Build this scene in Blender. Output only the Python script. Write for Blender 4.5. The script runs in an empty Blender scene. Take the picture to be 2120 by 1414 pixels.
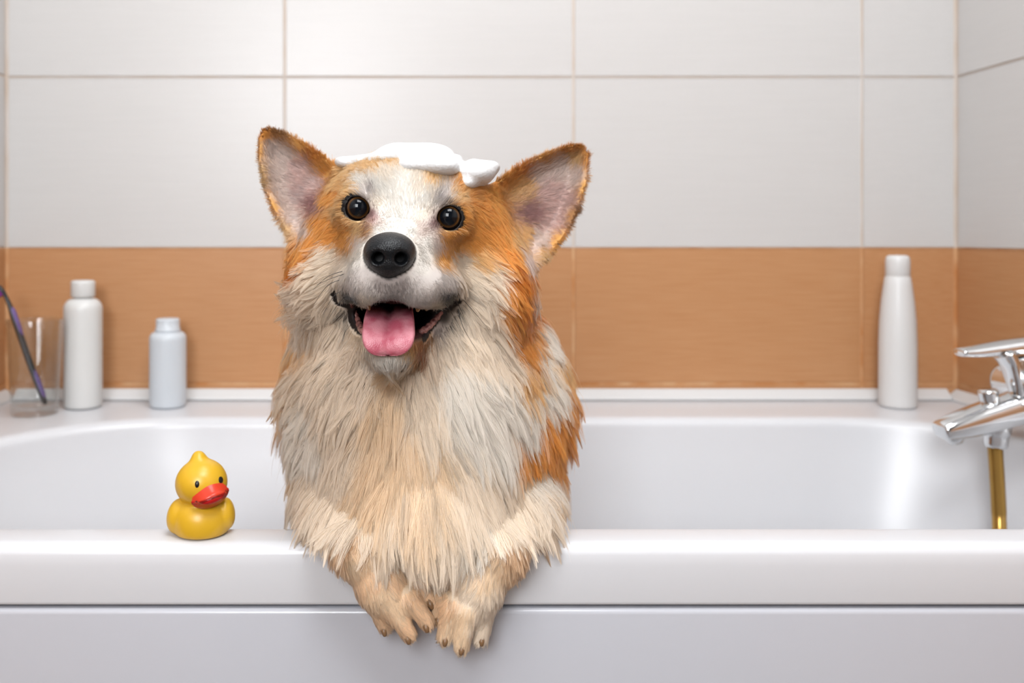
import bpy, bmesh, math, random
import numpy as np
from mathutils import Vector, Matrix
from mathutils.kdtree import KDTree

RNG = np.random.default_rng(7)
random.seed(7)
scene = bpy.context.scene
COL = scene.collection

# ------------------------------------------------------------------ camera, light, exposure
F = 1854.0                      # focal length in pixels of the 2120 px wide frame
CX, CY = 820.0, 489.0           # principal point (the frame is a shifted crop)
CAMZ = 0.87
cam_d = bpy.data.cameras.new('camera')
cam = bpy.data.objects.new('camera', cam_d)
COL.objects.link(cam)
cam.location = (0, 0, CAMZ)
cam.rotation_euler = (math.pi / 2, 0, 0)
cam_d.sensor_width = 36
cam_d.lens = 36 * F / 2120
cam_d.shift_x = (1060 - CX) / 2120
cam_d.shift_y = -(707 - CY) / 2120
cam_d.clip_start = 0.02
cam_d.dof.use_dof = True
cam_d.dof.focus_distance = 0.775
cam_d.dof.aperture_fstop = 4.6
scene.camera = cam

world = bpy.data.worlds.new('world')
scene.world = world
world.use_nodes = True
wbg = world.node_tree.nodes['Background']
wbg.inputs[0].default_value = (0.93, 0.965, 1.0, 1)
wbg.inputs[1].default_value = 0.3

def area(name, loc, target, size, power, color=(1, 1, 1), sy=None):
    l = bpy.data.lights.new(name, 'AREA')
    l.energy = power
    l.color = color
    l.shape = 'RECTANGLE'
    l.size = size
    l.size_y = sy or size
    o = bpy.data.objects.new(name, l)
    COL.objects.link(o)
    o.location = loc
    o.rotation_euler = (Vector(target) - Vector(loc)).to_track_quat('-Z', 'Y').to_euler()
    return o
area('window_light', (-0.42, -1.00, 1.50), (0.15, 0.9, 0.80), 0.8, 27.0, (0.95, 0.975, 1.0), 0.8)
area('ceiling_light', (0.22, -0.05, 2.40), (0.15, 0.95, 0.72), 0.8, 21.0, (0.97, 0.985, 1.0))
area('ceiling_light', (0.15, 0.75, 2.46), (0.15, 0.80, 0.0), 0.7, 8.5, (0.97, 0.985, 1.0))
scene.cycles.use_adaptive_sampling = True
scene.cycles.adaptive_threshold = 0.16
scene.cycles.max_bounces = 5
scene.cycles.diffuse_bounces = 4
scene.cycles.glossy_bounces = 3
scene.cycles.transmission_bounces = 4
scene.cycles.transparent_max_bounces = 8
scene.cycles_curves.subdivisions = 1
scene.cycles.caustics_reflective = False
scene.cycles.caustics_refractive = False

scene.view_settings.view_transform = 'Standard'
scene.view_settings.look = 'None'
scene.view_settings.exposure = 0.56
scene.view_settings.gamma = 1.0
scene.view_settings.use_curve_mapping = False

# ------------------------------------------------------------------ helpers
def P(px, py, d):
    return np.array([(px - CX) * d / F, d, CAMZ - (py - CY) * d / F])

def project(p):
    return CX + p[:, 0] / p[:, 1] * F, CY - (p[:, 2] - CAMZ) / p[:, 1] * F

def lin(r, g, b):
    f = lambda c: ((c / 255) / 12.92) if c / 255 <= 0.04045 else (((c / 255) + 0.055) / 1.055) ** 2.4
    return (f(r), f(g), f(b))

def tag(o, label=None, cat=None, group=None, kind=None):
    if label: o['label'] = label
    if cat: o['category'] = cat
    if group: o['group'] = group
    if kind: o['kind'] = kind
    return o

def empty(name, loc):
    o = bpy.data.objects.new(name, None)
    o.location = loc
    o.empty_display_size = 0.02
    COL.objects.link(o)
    return o

def link(name, me, mat, parent=None, smooth=True):
    o = bpy.data.objects.new(name, me)
    COL.objects.link(o)
    if mat is not None:
        me.materials.append(mat)
    if smooth:
        me.polygons.foreach_set('use_smooth', [True] * len(me.polygons))
    if parent is not None:
        o.parent = parent
        o.matrix_parent_inverse = Matrix.Translation(-parent.location)
    return o

def mesh_np(name, v, f):
    me = bpy.data.meshes.new(name)
    v = np.asarray(v, np.float32)
    if isinstance(f, np.ndarray) and f.ndim == 2:
        n, k = f.shape
        me.vertices.add(len(v)); me.vertices.foreach_set('co', v.ravel())
        me.loops.add(n * k); me.loops.foreach_set('vertex_index', f.astype(np.int32).ravel())
        me.polygons.add(n)
        me.polygons.foreach_set('loop_start', np.arange(0, n * k, k, dtype=np.int32))
        me.update(calc_edges=True)
    else:
        me.from_pydata([tuple(p) for p in v], [], [tuple(int(i) for i in q) for q in f])
        me.update()
    return me

ALB = 0.70      # scales the room's colours down so the fur looks brighter beside them
def mat(name, color, rough=0.5, metal=0.0, spec=0.5, coat=0.0, sss=0.0, sss_r=(1, 1, 1), sss_s=0.01):
    m = bpy.data.materials.new(name)
    m.use_nodes = True
    b = m.node_tree.nodes['Principled BSDF']
    if metal < 0.5: color = tuple(c * ALB for c in color)
    b.inputs['Base Color'].default_value = (*color, 1)
    b.inputs['Roughness'].default_value = rough
    b.inputs['Metallic'].default_value = metal
    b.inputs['Specular IOR Level'].default_value = spec
    b.inputs['Coat Weight'].default_value = coat
    b.inputs['Coat Roughness'].default_value = 0.06
    if sss:
        b.inputs['Subsurface Weight'].default_value = sss
        b.inputs['Subsurface Radius'].default_value = sss_r
        b.inputs['Subsurface Scale'].default_value = sss_s
    return m

def N(m, t, **kw):
    n = m.node_tree.nodes.new(t)
    for k, v in kw.items():
        setattr(n, k, v)
    return n

def bsdf(m):
    return m.node_tree.nodes['Principled BSDF']

def add_bump(m, scale, strength, dist=0.001, detail=3, stretch=(1, 1, 1), coord='Object'):
    nt = m.node_tree
    tc = N(m, 'ShaderNodeTexCoord'); mp = N(m, 'ShaderNodeMapping')
    mp.inputs['Scale'].default_value = stretch
    nz = N(m, 'ShaderNodeTexNoise'); nz.inputs['Scale'].default_value = scale; nz.inputs['Detail'].default_value = detail
    bp = N(m, 'ShaderNodeBump'); bp.inputs['Strength'].default_value = strength; bp.inputs['Distance'].default_value = dist
    nt.links.new(tc.outputs[coord], mp.inputs[0]); nt.links.new(mp.outputs[0], nz.inputs['Vector'])
    nt.links.new(nz.outputs['Fac'], bp.inputs['Height']); nt.links.new(bp.outputs[0], bsdf(m).inputs['Normal'])
    return nz

def add_color_noise(m, c1, c2, scale, stretch=(1, 1, 1), detail=2, coord='Object', lo=0.35, hi=0.65):
    c1 = tuple(c * ALB for c in c1); c2 = tuple(c * ALB for c in c2)
    nt = m.node_tree
    tc = N(m, 'ShaderNodeTexCoord'); mp = N(m, 'ShaderNodeMapping')
    mp.inputs['Scale'].default_value = stretch
    nz = N(m, 'ShaderNodeTexNoise'); nz.inputs['Scale'].default_value = scale; nz.inputs['Detail'].default_value = detail
    rp = N(m, 'ShaderNodeValToRGB')
    rp.color_ramp.elements[0].position = lo; rp.color_ramp.elements[0].color = (*c1, 1)
    rp.color_ramp.elements[1].position = hi; rp.color_ramp.elements[1].color = (*c2, 1)
    nt.links.new(tc.outputs[coord], mp.inputs[0]); nt.links.new(mp.outputs[0], nz.inputs['Vector'])
    nt.links.new(nz.outputs['Fac'], rp.inputs[0]); nt.links.new(rp.outputs[0], bsdf(m).inputs['Base Color'])

def attr_color(m, name='col'):
    a = N(m, 'ShaderNodeAttribute'); a.attribute_name = name
    m.node_tree.links.new(a.outputs['Color'], bsdf(m).inputs['Base Color'])

def box_mesh(name, lo, hi, bev=0.0, seg=2):
    bm = bmesh.new()
    bmesh.ops.create_cube(bm, size=1.0)
    lo, hi = np.array(lo, float), np.array(hi, float)
    for v in bm.verts:
        v.co = Vector((lo + hi) / 2 + np.array(v.co) * (hi - lo))
    if bev:
        bmesh.ops.bevel(bm, geom=bm.edges[:], offset=bev, segments=seg, profile=0.5, affect='EDGES')
    me = bpy.data.meshes.new(name)
    bm.to_mesh(me); bm.free()
    return me

def lathe_mesh(name, prof, center=(0, 0, 0), n=48, sx=1.0, sy=1.0):
    """prof: (r, z) from bottom to top; ends with r==0 are closed"""
    v, f, rows = [], [], []
    for r, z in prof:
        if r < 1e-6:
            rows.append([len(v)]); v.append((center[0], center[1], center[2] + z))
        else:
            rows.append(list(range(len(v), len(v) + n)))
            for k in range(n):
                a = 2 * math.pi * k / n
                v.append((center[0] + r * sx * math.cos(a), center[1] + r * sy * math.sin(a), center[2] + z))
    for a, b in zip(rows, rows[1:]):
        for k in range(n):
            k2 = (k + 1) % n
            if len(a) == 1 and len(b) == 1: continue
            if len(a) == 1: f.append((a[0], b[k2], b[k]))
            elif len(b) == 1: f.append((a[k], a[k2], b[0]))
            else: f.append((a[k], a[k2], b[k2], b[k]))
    return mesh_np(name, v, f)

def smooth_path(pts, n):
    pts = np.asarray(pts, float)
    m = len(pts)
    t = np.linspace(0, m - 1, n)
    i = np.clip(t.astype(int), 0, m - 2)
    u = (t - i)[:, None]
    p0 = pts[np.clip(i - 1, 0, m - 1)]; p1 = pts[i]; p2 = pts[i + 1]; p3 = pts[np.clip(i + 2, 0, m - 1)]
    return 0.5 * ((2 * p1) + (-p0 + p2) * u + (2 * p0 - 5 * p1 + 4 * p2 - p3) * u ** 2 + (-p0 + 3 * p1 - 3 * p2 + p3) * u ** 3)

def tube_mesh(name, path, rad, n=16, side=None, cap=True, power=2.0):
    """path (m,3); rad (m,) or (m,2) semi-axes along side and along the other cross direction"""
    path = np.asarray(path, float); m = len(path)
    rad = np.asarray(rad, float)
    if rad.ndim == 0: rad = np.full(m, float(rad))
    if rad.ndim == 1: rad = np.stack([rad, rad], 1)
    tan = np.gradient(path, axis=0); tan /= np.linalg.norm(tan, axis=1)[:, None] + 1e-12
    if side is None:
        side = np.array([0, 1, 0.0]) if abs(tan[0][1]) < 0.8 else np.array([1.0, 0, 0])
    v, f = [], []
    ang = np.linspace(0, 2 * np.pi, n, endpoint=False)
    ca, sa = np.cos(ang), np.sin(ang)
    if power != 2.0:
        ca = np.sign(ca) * np.abs(ca) ** (2 / power); sa = np.sign(sa) * np.abs(sa) ** (2 / power)
    for k in range(m):
        s = side - tan[k] * np.dot(side, tan[k]); s /= np.linalg.norm(s)
        u = np.cross(tan[k], s)
        v += list(path[k] + rad[k, 0] * ca[:, None] * s + rad[k, 1] * sa[:, None] * u)
    for k in range(m - 1):
        for j in range(n):
            j2 = (j + 1) % n
            f.append((k * n + j, k * n + j2, (k + 1) * n + j2, (k + 1) * n + j))
    if cap:
        f.append(tuple(range(n - 1, -1, -1))); f.append(tuple((m - 1) * n + j for j in range(n)))
    return mesh_np(name, v, f)

def round_ends(t, e=0.12):
    """radius factor that closes a tube with rounded ends, t in 0..1"""
    t = np.asarray(t)
    a = np.clip(t / e, 0, 1); b = np.clip((1 - t) / e, 0, 1)
    return np.sqrt(np.clip(1 - (1 - a) ** 2, 0.0004, 1)) * np.sqrt(np.clip(1 - (1 - b) ** 2, 0.0004, 1))

# ---- signed distance primitives, evaluated on float32 arrays
def rot_img(deg):
    """rotation in the x-z plane, clockwise on screen for positive"""
    a = math.radians(deg)
    return np.array([[math.cos(a), 0, math.sin(a)], [0, 1, 0], [-math.sin(a), 0, math.cos(a)]])

class Ell:
    def __init__(s, c, r, R=None):
        s.c, s.r = np.asarray(c, float), np.asarray(r, float); s.R = np.eye(3) if R is None else np.asarray(R, float)
        ext = np.sqrt(((s.R * s.r) ** 2).sum(1)); s.lo, s.hi = s.c - ext, s.c + ext
    def __call__(s, X, Y, Z):
        dx, dy, dz = X - s.c[0], Y - s.c[1], Z - s.c[2]
        R = s.R
        q = [(dx * R[0, i] + dy * R[1, i] + dz * R[2, i]) / s.r[i] for i in range(3)]
        k0 = np.sqrt(q[0] ** 2 + q[1] ** 2 + q[2] ** 2)
        k1 = np.sqrt((q[0] / s.r[0]) ** 2 + (q[1] / s.r[1]) ** 2 + (q[2] / s.r[2]) ** 2) + 1e-9
        return k0 * (k0 - 1) / k1

class Cap:
    def __init__(s, a, b, ra, rb):
        s.a, s.b, s.ra, s.rb = np.asarray(a, float), np.asarray(b, float), ra, rb
        s.lo = np.minimum(s.a - ra, s.b - rb); s.hi = np.maximum(s.a + ra, s.b + rb)
    def __call__(s, X, Y, Z):
        ba = s.b - s.a; L2 = ba @ ba
        h = ((X - s.a[0]) * ba[0] + (Y - s.a[1]) * ba[1] + (Z - s.a[2]) * ba[2]) / L2
        h = np.clip(h, 0, 1)
        dx = X - s.a[0] - ba[0] * h; dy = Y - s.a[1] - ba[1] * h; dz = Z - s.a[2] - ba[2] * h
        return np.sqrt(dx * dx + dy * dy + dz * dz) - (s.ra + (s.rb - s.ra) * h)

class Tor:
    def __init__(s, c, n, R, r):
        s.c = np.asarray(c, float); s.n = np.asarray(n, float) / np.linalg.norm(n); s.R, s.r = R, r
        s.lo, s.hi = s.c - R - r, s.c + R + r
    def __call__(s, X, Y, Z):
        dx, dy, dz = X - s.c[0], Y - s.c[1], Z - s.c[2]
        h = dx * s.n[0] + dy * s.n[1] + dz * s.n[2]
        q = np.sqrt(np.maximum(dx * dx + dy * dy + dz * dz - h * h, 0)) - s.R
        return np.sqrt(q * q + h * h) - s.r

class Ear:
    def __init__(s, poly_px, d0, bowl, t, lean, zbase):
        s.poly = np.array([P(x, y, d0)[[0, 2]] for x, y in poly_px]); s.d0, s.bowl, s.t = d0, bowl, t
        s.lean, s.zb = lean, zbase
        s.lo = np.array([s.poly[:, 0].min(), d0 - .03, s.poly[:, 1].min()]); s.hi = np.array([s.poly[:, 0].max(), d0 + .05, s.poly[:, 1].max()])
    def d2(s, X, Z):
        p = s.poly; n = len(p)
        d = np.full(np.broadcast(X, Z).shape, 1e9, np.float32); inside = np.zeros(d.shape, bool)
        for i in range(n):
            a, b = p[i], p[(i + 1) % n]
            e = b - a; wx, wz = X - a[0], Z - a[1]
            h = np.clip((wx * e[0] + wz * e[1]) / (e @ e), 0, 1)
            d = np.minimum(d, (wx - e[0] * h) ** 2 + (wz - e[1] * h) ** 2)
            c = ((a[1] > Z) != (b[1] > Z)) & (X < (b[0] - a[0]) * (Z - a[1]) / (b[1] - a[1] + 1e-12) + a[0])
            inside ^= c
        d = np.sqrt(d)
        return np.where(inside, -d, d)
    def sd(s, X, Y, Z):
        d2 = s.d2(X, Z)
        sf = s.d0 + s.bowl * np.sin(np.clip(-d2 / 0.021, 0, 1) * math.pi / 2) + s.lean * (Z - s.zb)
        return d2, Y - sf
    def __call__(s, X, Y, Z):
        d2, dy = s.sd(X, Y, Z)
        r = s.t * 0.95
        qx, qy = d2 + r, np.abs(dy) - s.t + r
        return np.minimum(np.maximum(qx, qy), 0) + np.sqrt(np.maximum(qx, 0) ** 2 + np.maximum(qy, 0) ** 2) - r

def smin(a, b, k):
    h = np.maximum(k - np.abs(a - b), 0) / k
    return np.minimum(a, b) - h * h * k * 0.25
def smax(a, b, k):
    return -smin(-a, -b, k)

def sdf_eval(ops, X, Y, Z):
    out = np.full(np.broadcast(X, Y, Z).shape, 0.06, np.float32)
    for op, prim, k in ops:
        v = prim(X, Y, Z).astype(np.float32)
        out = smin(out, v, k) if op == '+' else smax(out, -v, k)
    return out

def sdf_grid(ops, ax):
    gx, gy, gz = [np.asarray(a, np.float32) for a in ax]
    D = np.full((len(gx), len(gy), len(gz)), 0.06, np.float32)
    for op, prim, k in ops:
        m = 0.035 if op == '+' else 0.012
        sl = []
        for g, lo, hi in zip((gx, gy, gz), prim.lo, prim.hi):
            i0 = max(int(np.searchsorted(g, lo - m)) - 1, 0); i1 = min(int(np.searchsorted(g, hi + m)) + 1, len(g))
            sl.append(slice(i0, max(i1, i0)))
        sl = tuple(sl)
        if any(s.stop - s.start < 1 for s in sl): continue
        v = prim(gx[sl[0]][:, None, None], gy[sl[1]][None, :, None], gz[sl[2]][None, None, :]).astype(np.float32)
        D[sl] = smin(D[sl], v, k) if op == '+' else smax(D[sl], -v, k)
    return D

def surface_nets(D, ax):
    gx, gy, gz = [np.asarray(a, np.float32) for a in ax]
    nx, ny, nz = D.shape
    S = D < 0
    c = np.zeros((nx - 1, ny - 1, nz - 1), np.uint8)
    for i in (0, 1):
        for j in (0, 1):
            for k in (0, 1):
                c += S[i:nx - 1 + i, j:ny - 1 + j, k:nz - 1 + k]
    act = (c > 0) & (c < 8)
    idx = np.argwhere(act)
    vid = np.full(act.shape, -1, np.int32); vid[act] = np.arange(len(idx), dtype=np.int32)
    I, J, K = idx.T
    acc = np.zeros((len(idx), 3)); cnt = np.zeros(len(idx))
    corners = [(i, j, k) for i in (0, 1) for j in (0, 1) for k in (0, 1)]
    for a in corners:
        for axis in range(3):
            if a[axis] == 1: continue
            b = list(a); b[axis] = 1
            da = D[I + a[0], J + a[1], K + a[2]]; db = D[I + b[0], J + b[1], K + b[2]]
            cr = (da < 0) != (db < 0)
            t = np.where(cr, da / np.where(cr, da - db, 1), 0)
            pos = np.stack([gx[I + a[0]], gy[J + a[1]], gz[K + a[2]]], 1).astype(float)
            pb = np.stack([gx[I + b[0]], gy[J + b[1]], gz[K + b[2]]], 1)
            acc += np.where(cr[:, None], pos + (pb - pos) * t[:, None], 0); cnt += cr
    V = acc / cnt[:, None]
    quads = []
    for axis in range(3):
        sl0 = [slice(None)] * 3; sl1 = [slice(None)] * 3
        sl0[axis] = slice(0, -1); sl1[axis] = slice(1, None)
        s0, s1 = S[tuple(sl0)], S[tuple(sl1)]
        e = np.argwhere(s0 != s1)
        o1, o2 = [(1, 2), (2, 0), (0, 1)][axis]
        ok = (e[:, o1] > 0) & (e[:, o2] > 0) & (e[:, o1] < D.shape[o1] - 1) & (e[:, o2] < D.shape[o2] - 1)
        e = e[ok]
        flip = ~s0[tuple(e.T)]
        q = []
        for du, dv in ((-1, -1), (0, -1), (0, 0), (-1, 0)):
            f = e.copy(); f[:, o1] += du; f[:, o2] += dv
            q.append(vid[tuple(f.T)])
        q = np.stack(q, 1)
        q[flip] = q[flip][:, ::-1]
        quads.append(q)
    return V, np.concatenate(quads)

def laplace(V, Q, it=2, lam=0.5):
    for _ in range(it):
        A = np.zeros_like(V); n = np.zeros(len(V))
        for k in range(4):
            a, b = Q[:, k], Q[:, (k + 1) % 4]
            for c in range(3):
                A[:, c] += np.bincount(a, V[b, c], len(V)) + np.bincount(b, V[a, c], len(V))
            n += np.bincount(a, minlength=len(V)) + np.bincount(b, minlength=len(V))
        V = V + lam * (A / np.maximum(n, 1)[:, None] - V)
    return V

def sdf_mesh(name, ops, lo, hi, h, it=2):
    ax = [np.arange(lo[i], hi[i] + h, h) for i in range(3)]
    V, Q = surface_nets(sdf_grid(ops, ax), ax)
    return mesh_np(name, laplace(V, Q, it), Q)

def set_col(me, cols):
    a = me.color_attributes.new('col', 'FLOAT_COLOR', 'POINT')
    c = np.ones((len(cols), 4), np.float32); c[:, :3] = cols
    a.data.foreach_set('color', c.ravel())

# ------------------------------------------------------------------ the setting: walls with single tiles
XL, XR, YB = -0.676, 0.970, 1.550
ZR = 0.580                                 # top of the tub rim at the front
YF = -1.44
M_white = mat('white_tile', lin(226, 222, 219), 0.32, spec=0.4)
add_color_noise(M_white, lin(223, 220, 218), lin(225, 222, 220), 5, (1.0, 1.0, 14), coord='Generated')
M_brown = mat('brown_tile', lin(197, 132, 82), 0.38, spec=0.35)
add_color_noise(M_brown, lin(203, 146, 99), lin(213, 159, 113), 7, (1, 1, 16), coord='Generated', lo=0.3, hi=0.7)
M_groutw = mat('beige_grout', lin(228, 205, 184), 0.8)
add_color_noise(M_groutw, lin(227, 210, 195), lin(233, 222, 213), 14)
M_groutb = mat('peach_grout', lin(224, 164, 110), 0.8)
add_color_noise(M_groutb, lin(216, 150, 92), lin(234, 186, 138), 22)
M_front = mat('grey_door_wall', (0.22, 0.22, 0.22), 0.7)
M_ceil = mat('ceiling_paint', (0.8, 0.8, 0.8), 0.8)
M_floor = mat('floor_tile', lin(112, 106, 102), 0.4)

# rows of the wall, bottom to top: z of each tile's lower and upper edge
zrows = [(0.000, 0.127, 'b'), (0.131, 0.374, 'b'), (0.378, 0.6115, 'b'), (0.6185, 0.848, 'b'), (0.852, 1.1435, 'w'), (1.1475, 1.439, 'w'), (1.443, 1.735, 'w'), (1.739, 2.03, 'w'), (2.034, 2.326, 'w'), (2.33, 2.5, 'w')]
colx = [XL + 0.004, -0.1925, 0.3068, 0.8055, XR - 0.004]
GAP = 0.0026
PROUD = 0.0012

def wall(name, origin, udir, ucuts, nrm):
    """a wall of grout with single tiles; u runs along udir from origin"""
    o0, u, n = np.array(origin, float), np.array(udir, float), np.array(nrm, float)
    L = ucuts[-1] - ucuts[0]
    def slab(nm, u0, u1, z0, z1, d0, d1, m, parent, bev):
        bm = bmesh.new(); bmesh.ops.create_cube(bm, size=1.0)
        for v in bm.verts:
            a, b, c = np.array(v.co) + 0.5
            v.co = Vector(o0 + u * (u0 + (u1 - u0) * a) + n * (d0 + (d1 - d0) * b) + np.array([0, 0, z0 + (z1 - z0) * c]))
        if bev: bmesh.ops.bevel(bm, geom=bm.edges[:], offset=bev, segments=2, profile=0.5, affect='EDGES')
        bmesh.ops.recalc_face_normals(bm, faces=bm.faces[:])
        me = bpy.data.meshes.new(nm); bm.to_mesh(me); bm.free()
        return link(nm, me, m, parent, smooth=False)
    w = slab(name, ucuts[0] - 0.01, ucuts[-1] + 0.01, 0.84999, 2.5, -0.1, 0.0, M_groutw, None, 0)
    tag(w, kind='structure')
    slab('brown_joint', ucuts[0] - 0.01, ucuts[-1] + 0.01, 0.0, 0.84999, -0.1, 0.0, M_groutb, w, 0)
    for z0, z1, kind in zrows:
        for a, b in zip(ucuts, ucuts[1:]):
            slab('tile', a + GAP, b - GAP, z0, z1, -0.004, PROUD, M_white if kind == 'w' else M_brown, w, 0.0008)
    return w
wall('wall_back', (0, YB, 0), (1, 0, 0), colx, (0, -1, 0))
sidecut = [0.004 + 0.4985 * k for k in range(7)]
wall('wall_right', (XR, YB, 0), (0, -1, 0), sidecut, (-1, 0, 0))
wall('wall_left', (XL, YB, 0), (0, -1, 0), sidecut, (1, 0, 0))
tag(link('floor', box_mesh('floor', (XL - .1, YF, -0.05), (XR + .1, YB + .1, 0.0)), M_floor, smooth=False), kind='structure')
tag(link('wall_front', box_mesh('wall_front', (XL - .1, YF - .1, 0.0), (XR + .1, YF, 2.5)), M_front, smooth=False), kind='structure')
tag(link('ceiling', box_mesh('ceiling', (XL - .1, YF, 2.5), (XR + .1, YB + .1, 2.55)), M_ceil, smooth=False), kind='structure')

# ------------------------------------------------------------------ bathtub
M_tub = mat('white_acrylic', lin(238, 239, 243), 0.30, spec=0.5)
M_panel = mat('white_panel', lin(214, 216, 224), 0.22, spec=0.5)
YT0 = 0.842                                # outer front face of the tub

def rrect(x0, x1, y0, y1, r, n=64, rl=None):
    """rounded rectangle, 4*n points, corner radii rl = (front-left, front-right, back-right, back-left)"""
    rl = rl or (r, r, r, r)
    cs = [((x1 - rl[1], y0 + rl[1]), rl[1], -90), ((x1 - rl[2], y1 - rl[2]), rl[2], 0), ((x0 + rl[3], y1 - rl[3]), rl[3], 90), ((x0 + rl[0], y0 + rl[0]), rl[0], 180)]
    pts = []
    for q, ((cx, cy), rr, a0) in enumerate(cs):
        for k in range(n // 2):
            a = math.radians(a0 + 90 * k / (n // 2 - 1)); pts.append((cx + rr * math.cos(a), cy + rr * math.sin(a)))
        (nx, ny), nr, na = cs[(q + 1) % 4]
        e = (cx + rr * math.cos(math.radians(a0 + 90)), cy + rr * math.sin(math.radians(a0 + 90)))
        s = (nx + nr * math.cos(math.radians(na)), ny + nr * math.sin(math.radians(na)))
        for k in range(n // 2):
            t = (k + 1) / (n // 2 + 1); pts.append((e[0] + (s[0] - e[0]) * t, e[1] + (s[1] - e[1]) * t))
    return np.array(pts)

def rimz(y):
    return ZR + 0.007 * np.clip((y - 0.90) / 0.55, 0, 1.2)

loops = []
def loop(inset, dz, outer=True):
    p = rrect(XL + 0.002 + inset, XR - 0.002 - inset, YT0 + inset, YB - 0.003 - inset, max(0.012 - inset, 0.002))
    loops.append(np.column_stack([p, rimz(p[:, 1]) + dz]))
loop(0.030, -0.0575); loop(0.003, -0.0575); loop(0.0005, -0.0565); loop(0.0, -0.054)
loop(0.0, -0.020); 
for a in np.linspace(0, 90, 8)[1:]:
    loop(0.013 * (1 - math.cos(math.radians(a))), -0.013 * (1 - math.sin(math.radians(a))) )
BX0, BX1, BY0, BY1 = -0.612, 0.905, 0.892, 1.405
RL = (0.17, 0.15, 0.22, 0.30)
def bloop(inset, z, absz=False, ex=0.0):
    p = rrect(BX0 + inset + ex * 1.6, BX1 - inset - ex, BY0 + inset, BY1 - inset, 0, rl=tuple(max(r - inset * 0.4, 0.03) for r in RL))
    zz = np.full(len(p), z) if absz else rimz(p[:, 1]) + z
    loops.append(np.column_stack([p, zz]))
bloop(-0.012, 0.0); bloop(-0.006, -0.0006)
for a in np.linspace(0, 90, 7)[1:]:
    bloop(-0.006 + 0.016 * math.sin(math.radians(a)), -0.0006 - 0.016 * (1 - math.cos(math.radians(a))))
bloop(0.020, -0.06); bloop(0.042, 0.42, True, 0.01); bloop(0.062, 0.32, True, 0.03); bloop(0.082, 0.235, True, 0.06)
bloop(0.095, 0.20, True, 0.075); bloop(0.112, 0.178, True, 0.085); bloop(0.145, 0.172, True, 0.09)
nl = len(loops[0])
V = np.concatenate(loops); fc = []
for a in range(len(loops) - 1):
    for k in range(nl):
        k2 = (k + 1) % nl
        fc.append((a * nl + k, a * nl + k2, (a + 1) * nl + k2, (a + 1) * nl + k))
fc.append(tuple((len(loops) - 1) * nl + k for k in range(nl)))
tub = link('bathtub', mesh_np('bathtub', V, fc), M_tub)
tag(tub, 'white glossy built-in bathtub with a smooth rounded rim around the dog', 'bathtub')

pan = link('front_panel', box_mesh('front_panel', (XL + 0.003, YT0 - 0.001, 0.0), (XR - 0.003, YT0 + 0.022, 0.5195), 0.005, 4), M_panel, tub)
pan['label'] = 'plain white panel below the rim'

# sealing strips along the walls
M_trim = mat('white_sealing_strip', lin(238, 238, 238), 0.3)
def strip(name, a, b, nrm):
    a, b, n = np.array(a, float), np.array(b, float), np.array(nrm, float)
    prof = [(0.0012, 0.001), (0.017, 0.001), (0.0178, 0.003), (0.0165, 0.006), (0.005, 0.0165), (0.0012, 0.0185)]
    v = []
    for e in (a, b):
        for o, z in prof: v.append(e + n * o + np.array([0, 0, z]))
    k = len(prof)
    f = [(i, (i + 1) % k, k + (i + 1) % k, k + i) for i in range(k)] + [tuple(range(k - 1, -1, -1)), tuple(range(k, 2 * k))]
    o = link(name, mesh_np(name, v, f), M_trim, smooth=False)
    tag(o, kind='structure')
zb = float(rimz(np.array(1.53)))
strip('trim_1', (XL + 0.02, YB, zb), (XR - 0.0185, YB, zb), (0, -1, 0))
strip('trim_2', (XR, YB - 0.002, zb - 0.001), (XR, YT0 + 0.02, ZR), (-1, 0, 0))
strip('trim_3', (XL, YB - 0.002, zb - 0.001), (XL, YT0 + 0.02, ZR), (1, 0, 0))

# ------------------------------------------------------------------ bottles
M_bot1 = mat('matte_white_plastic', lin(240, 240, 238), 0.35)
M_bot2 = mat('bluish_white_plastic', lin(226, 233, 240), 0.35)
M_bot3 = mat('warm_white_plastic', lin(238, 237, 236), 0.4)
def bottle(name, px, d, prof, capprof, m, label, n=56):
    x = (px - CX) * d / F
    z = float(rimz(np.array(d))) + 0.0004
    r = empty(name, (x, d, z))
    link('body', lathe_mesh('body', prof, (x, d, z), n), m, r)
    link('cap', lathe_mesh('cap', capprof, (x, d, z), n), m, r)
    tag(r, label, 'bottle', 'white toiletry bottles on the tub rim')
def arc(r0, z0, r1, z1, n=7, up=True):
    """quarter round from a vertical side (r0, z0) in to (r1, z1)"""
    return [(r1 + (r0 - r1) * math.cos(a), z0 + (z1 - z0) * math.sin(a)) for a in np.linspace(0, math.pi / 2, n)]
bottle('shampoo_bottle', 172, 1.480,
       [(0, 0.001), (0.026, 0), (0.0295, 0.002), (0.0308, 0.006), (0.0310, 0.05), (0.0310, 0.155)] + arc(0.0310, 0.162, 0.014, 0.180) + [(0.0135, 0.183), (0, 0.183)],
       [(0.0135, 0.1815), (0.0185, 0.182), (0.0195, 0.184), (0.0195, 0.2035)] + arc(0.0195, 0.206, 0.014, 0.2095, 5) + [(0, 0.2100)],
       M_bot1, 'taller white round-shouldered bottle with screw cap beside the glass tumbler')
bottle('shampoo_bottle', 347.5, 1.486,
       [(0, 0.001), (0.027, 0), (0.0292, 0.002), (0.0300, 0.006), (0.0302, 0.05), (0.0302, 0.108)] + arc(0.0302, 0.112, 0.020, 0.124) + [(0.0190, 0.125), (0, 0.125)],
       [(0.019, 0.1235), (0.0208, 0.1245), (0.0208, 0.1285), (0.0193, 0.1300), (0.0193, 0.1420)] + arc(0.0193, 0.1435, 0.015, 0.146, 5) + [(0, 0.1462)],
       M_bot2, 'short white bottle with wide ribbed neck behind the yellow duck')
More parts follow.
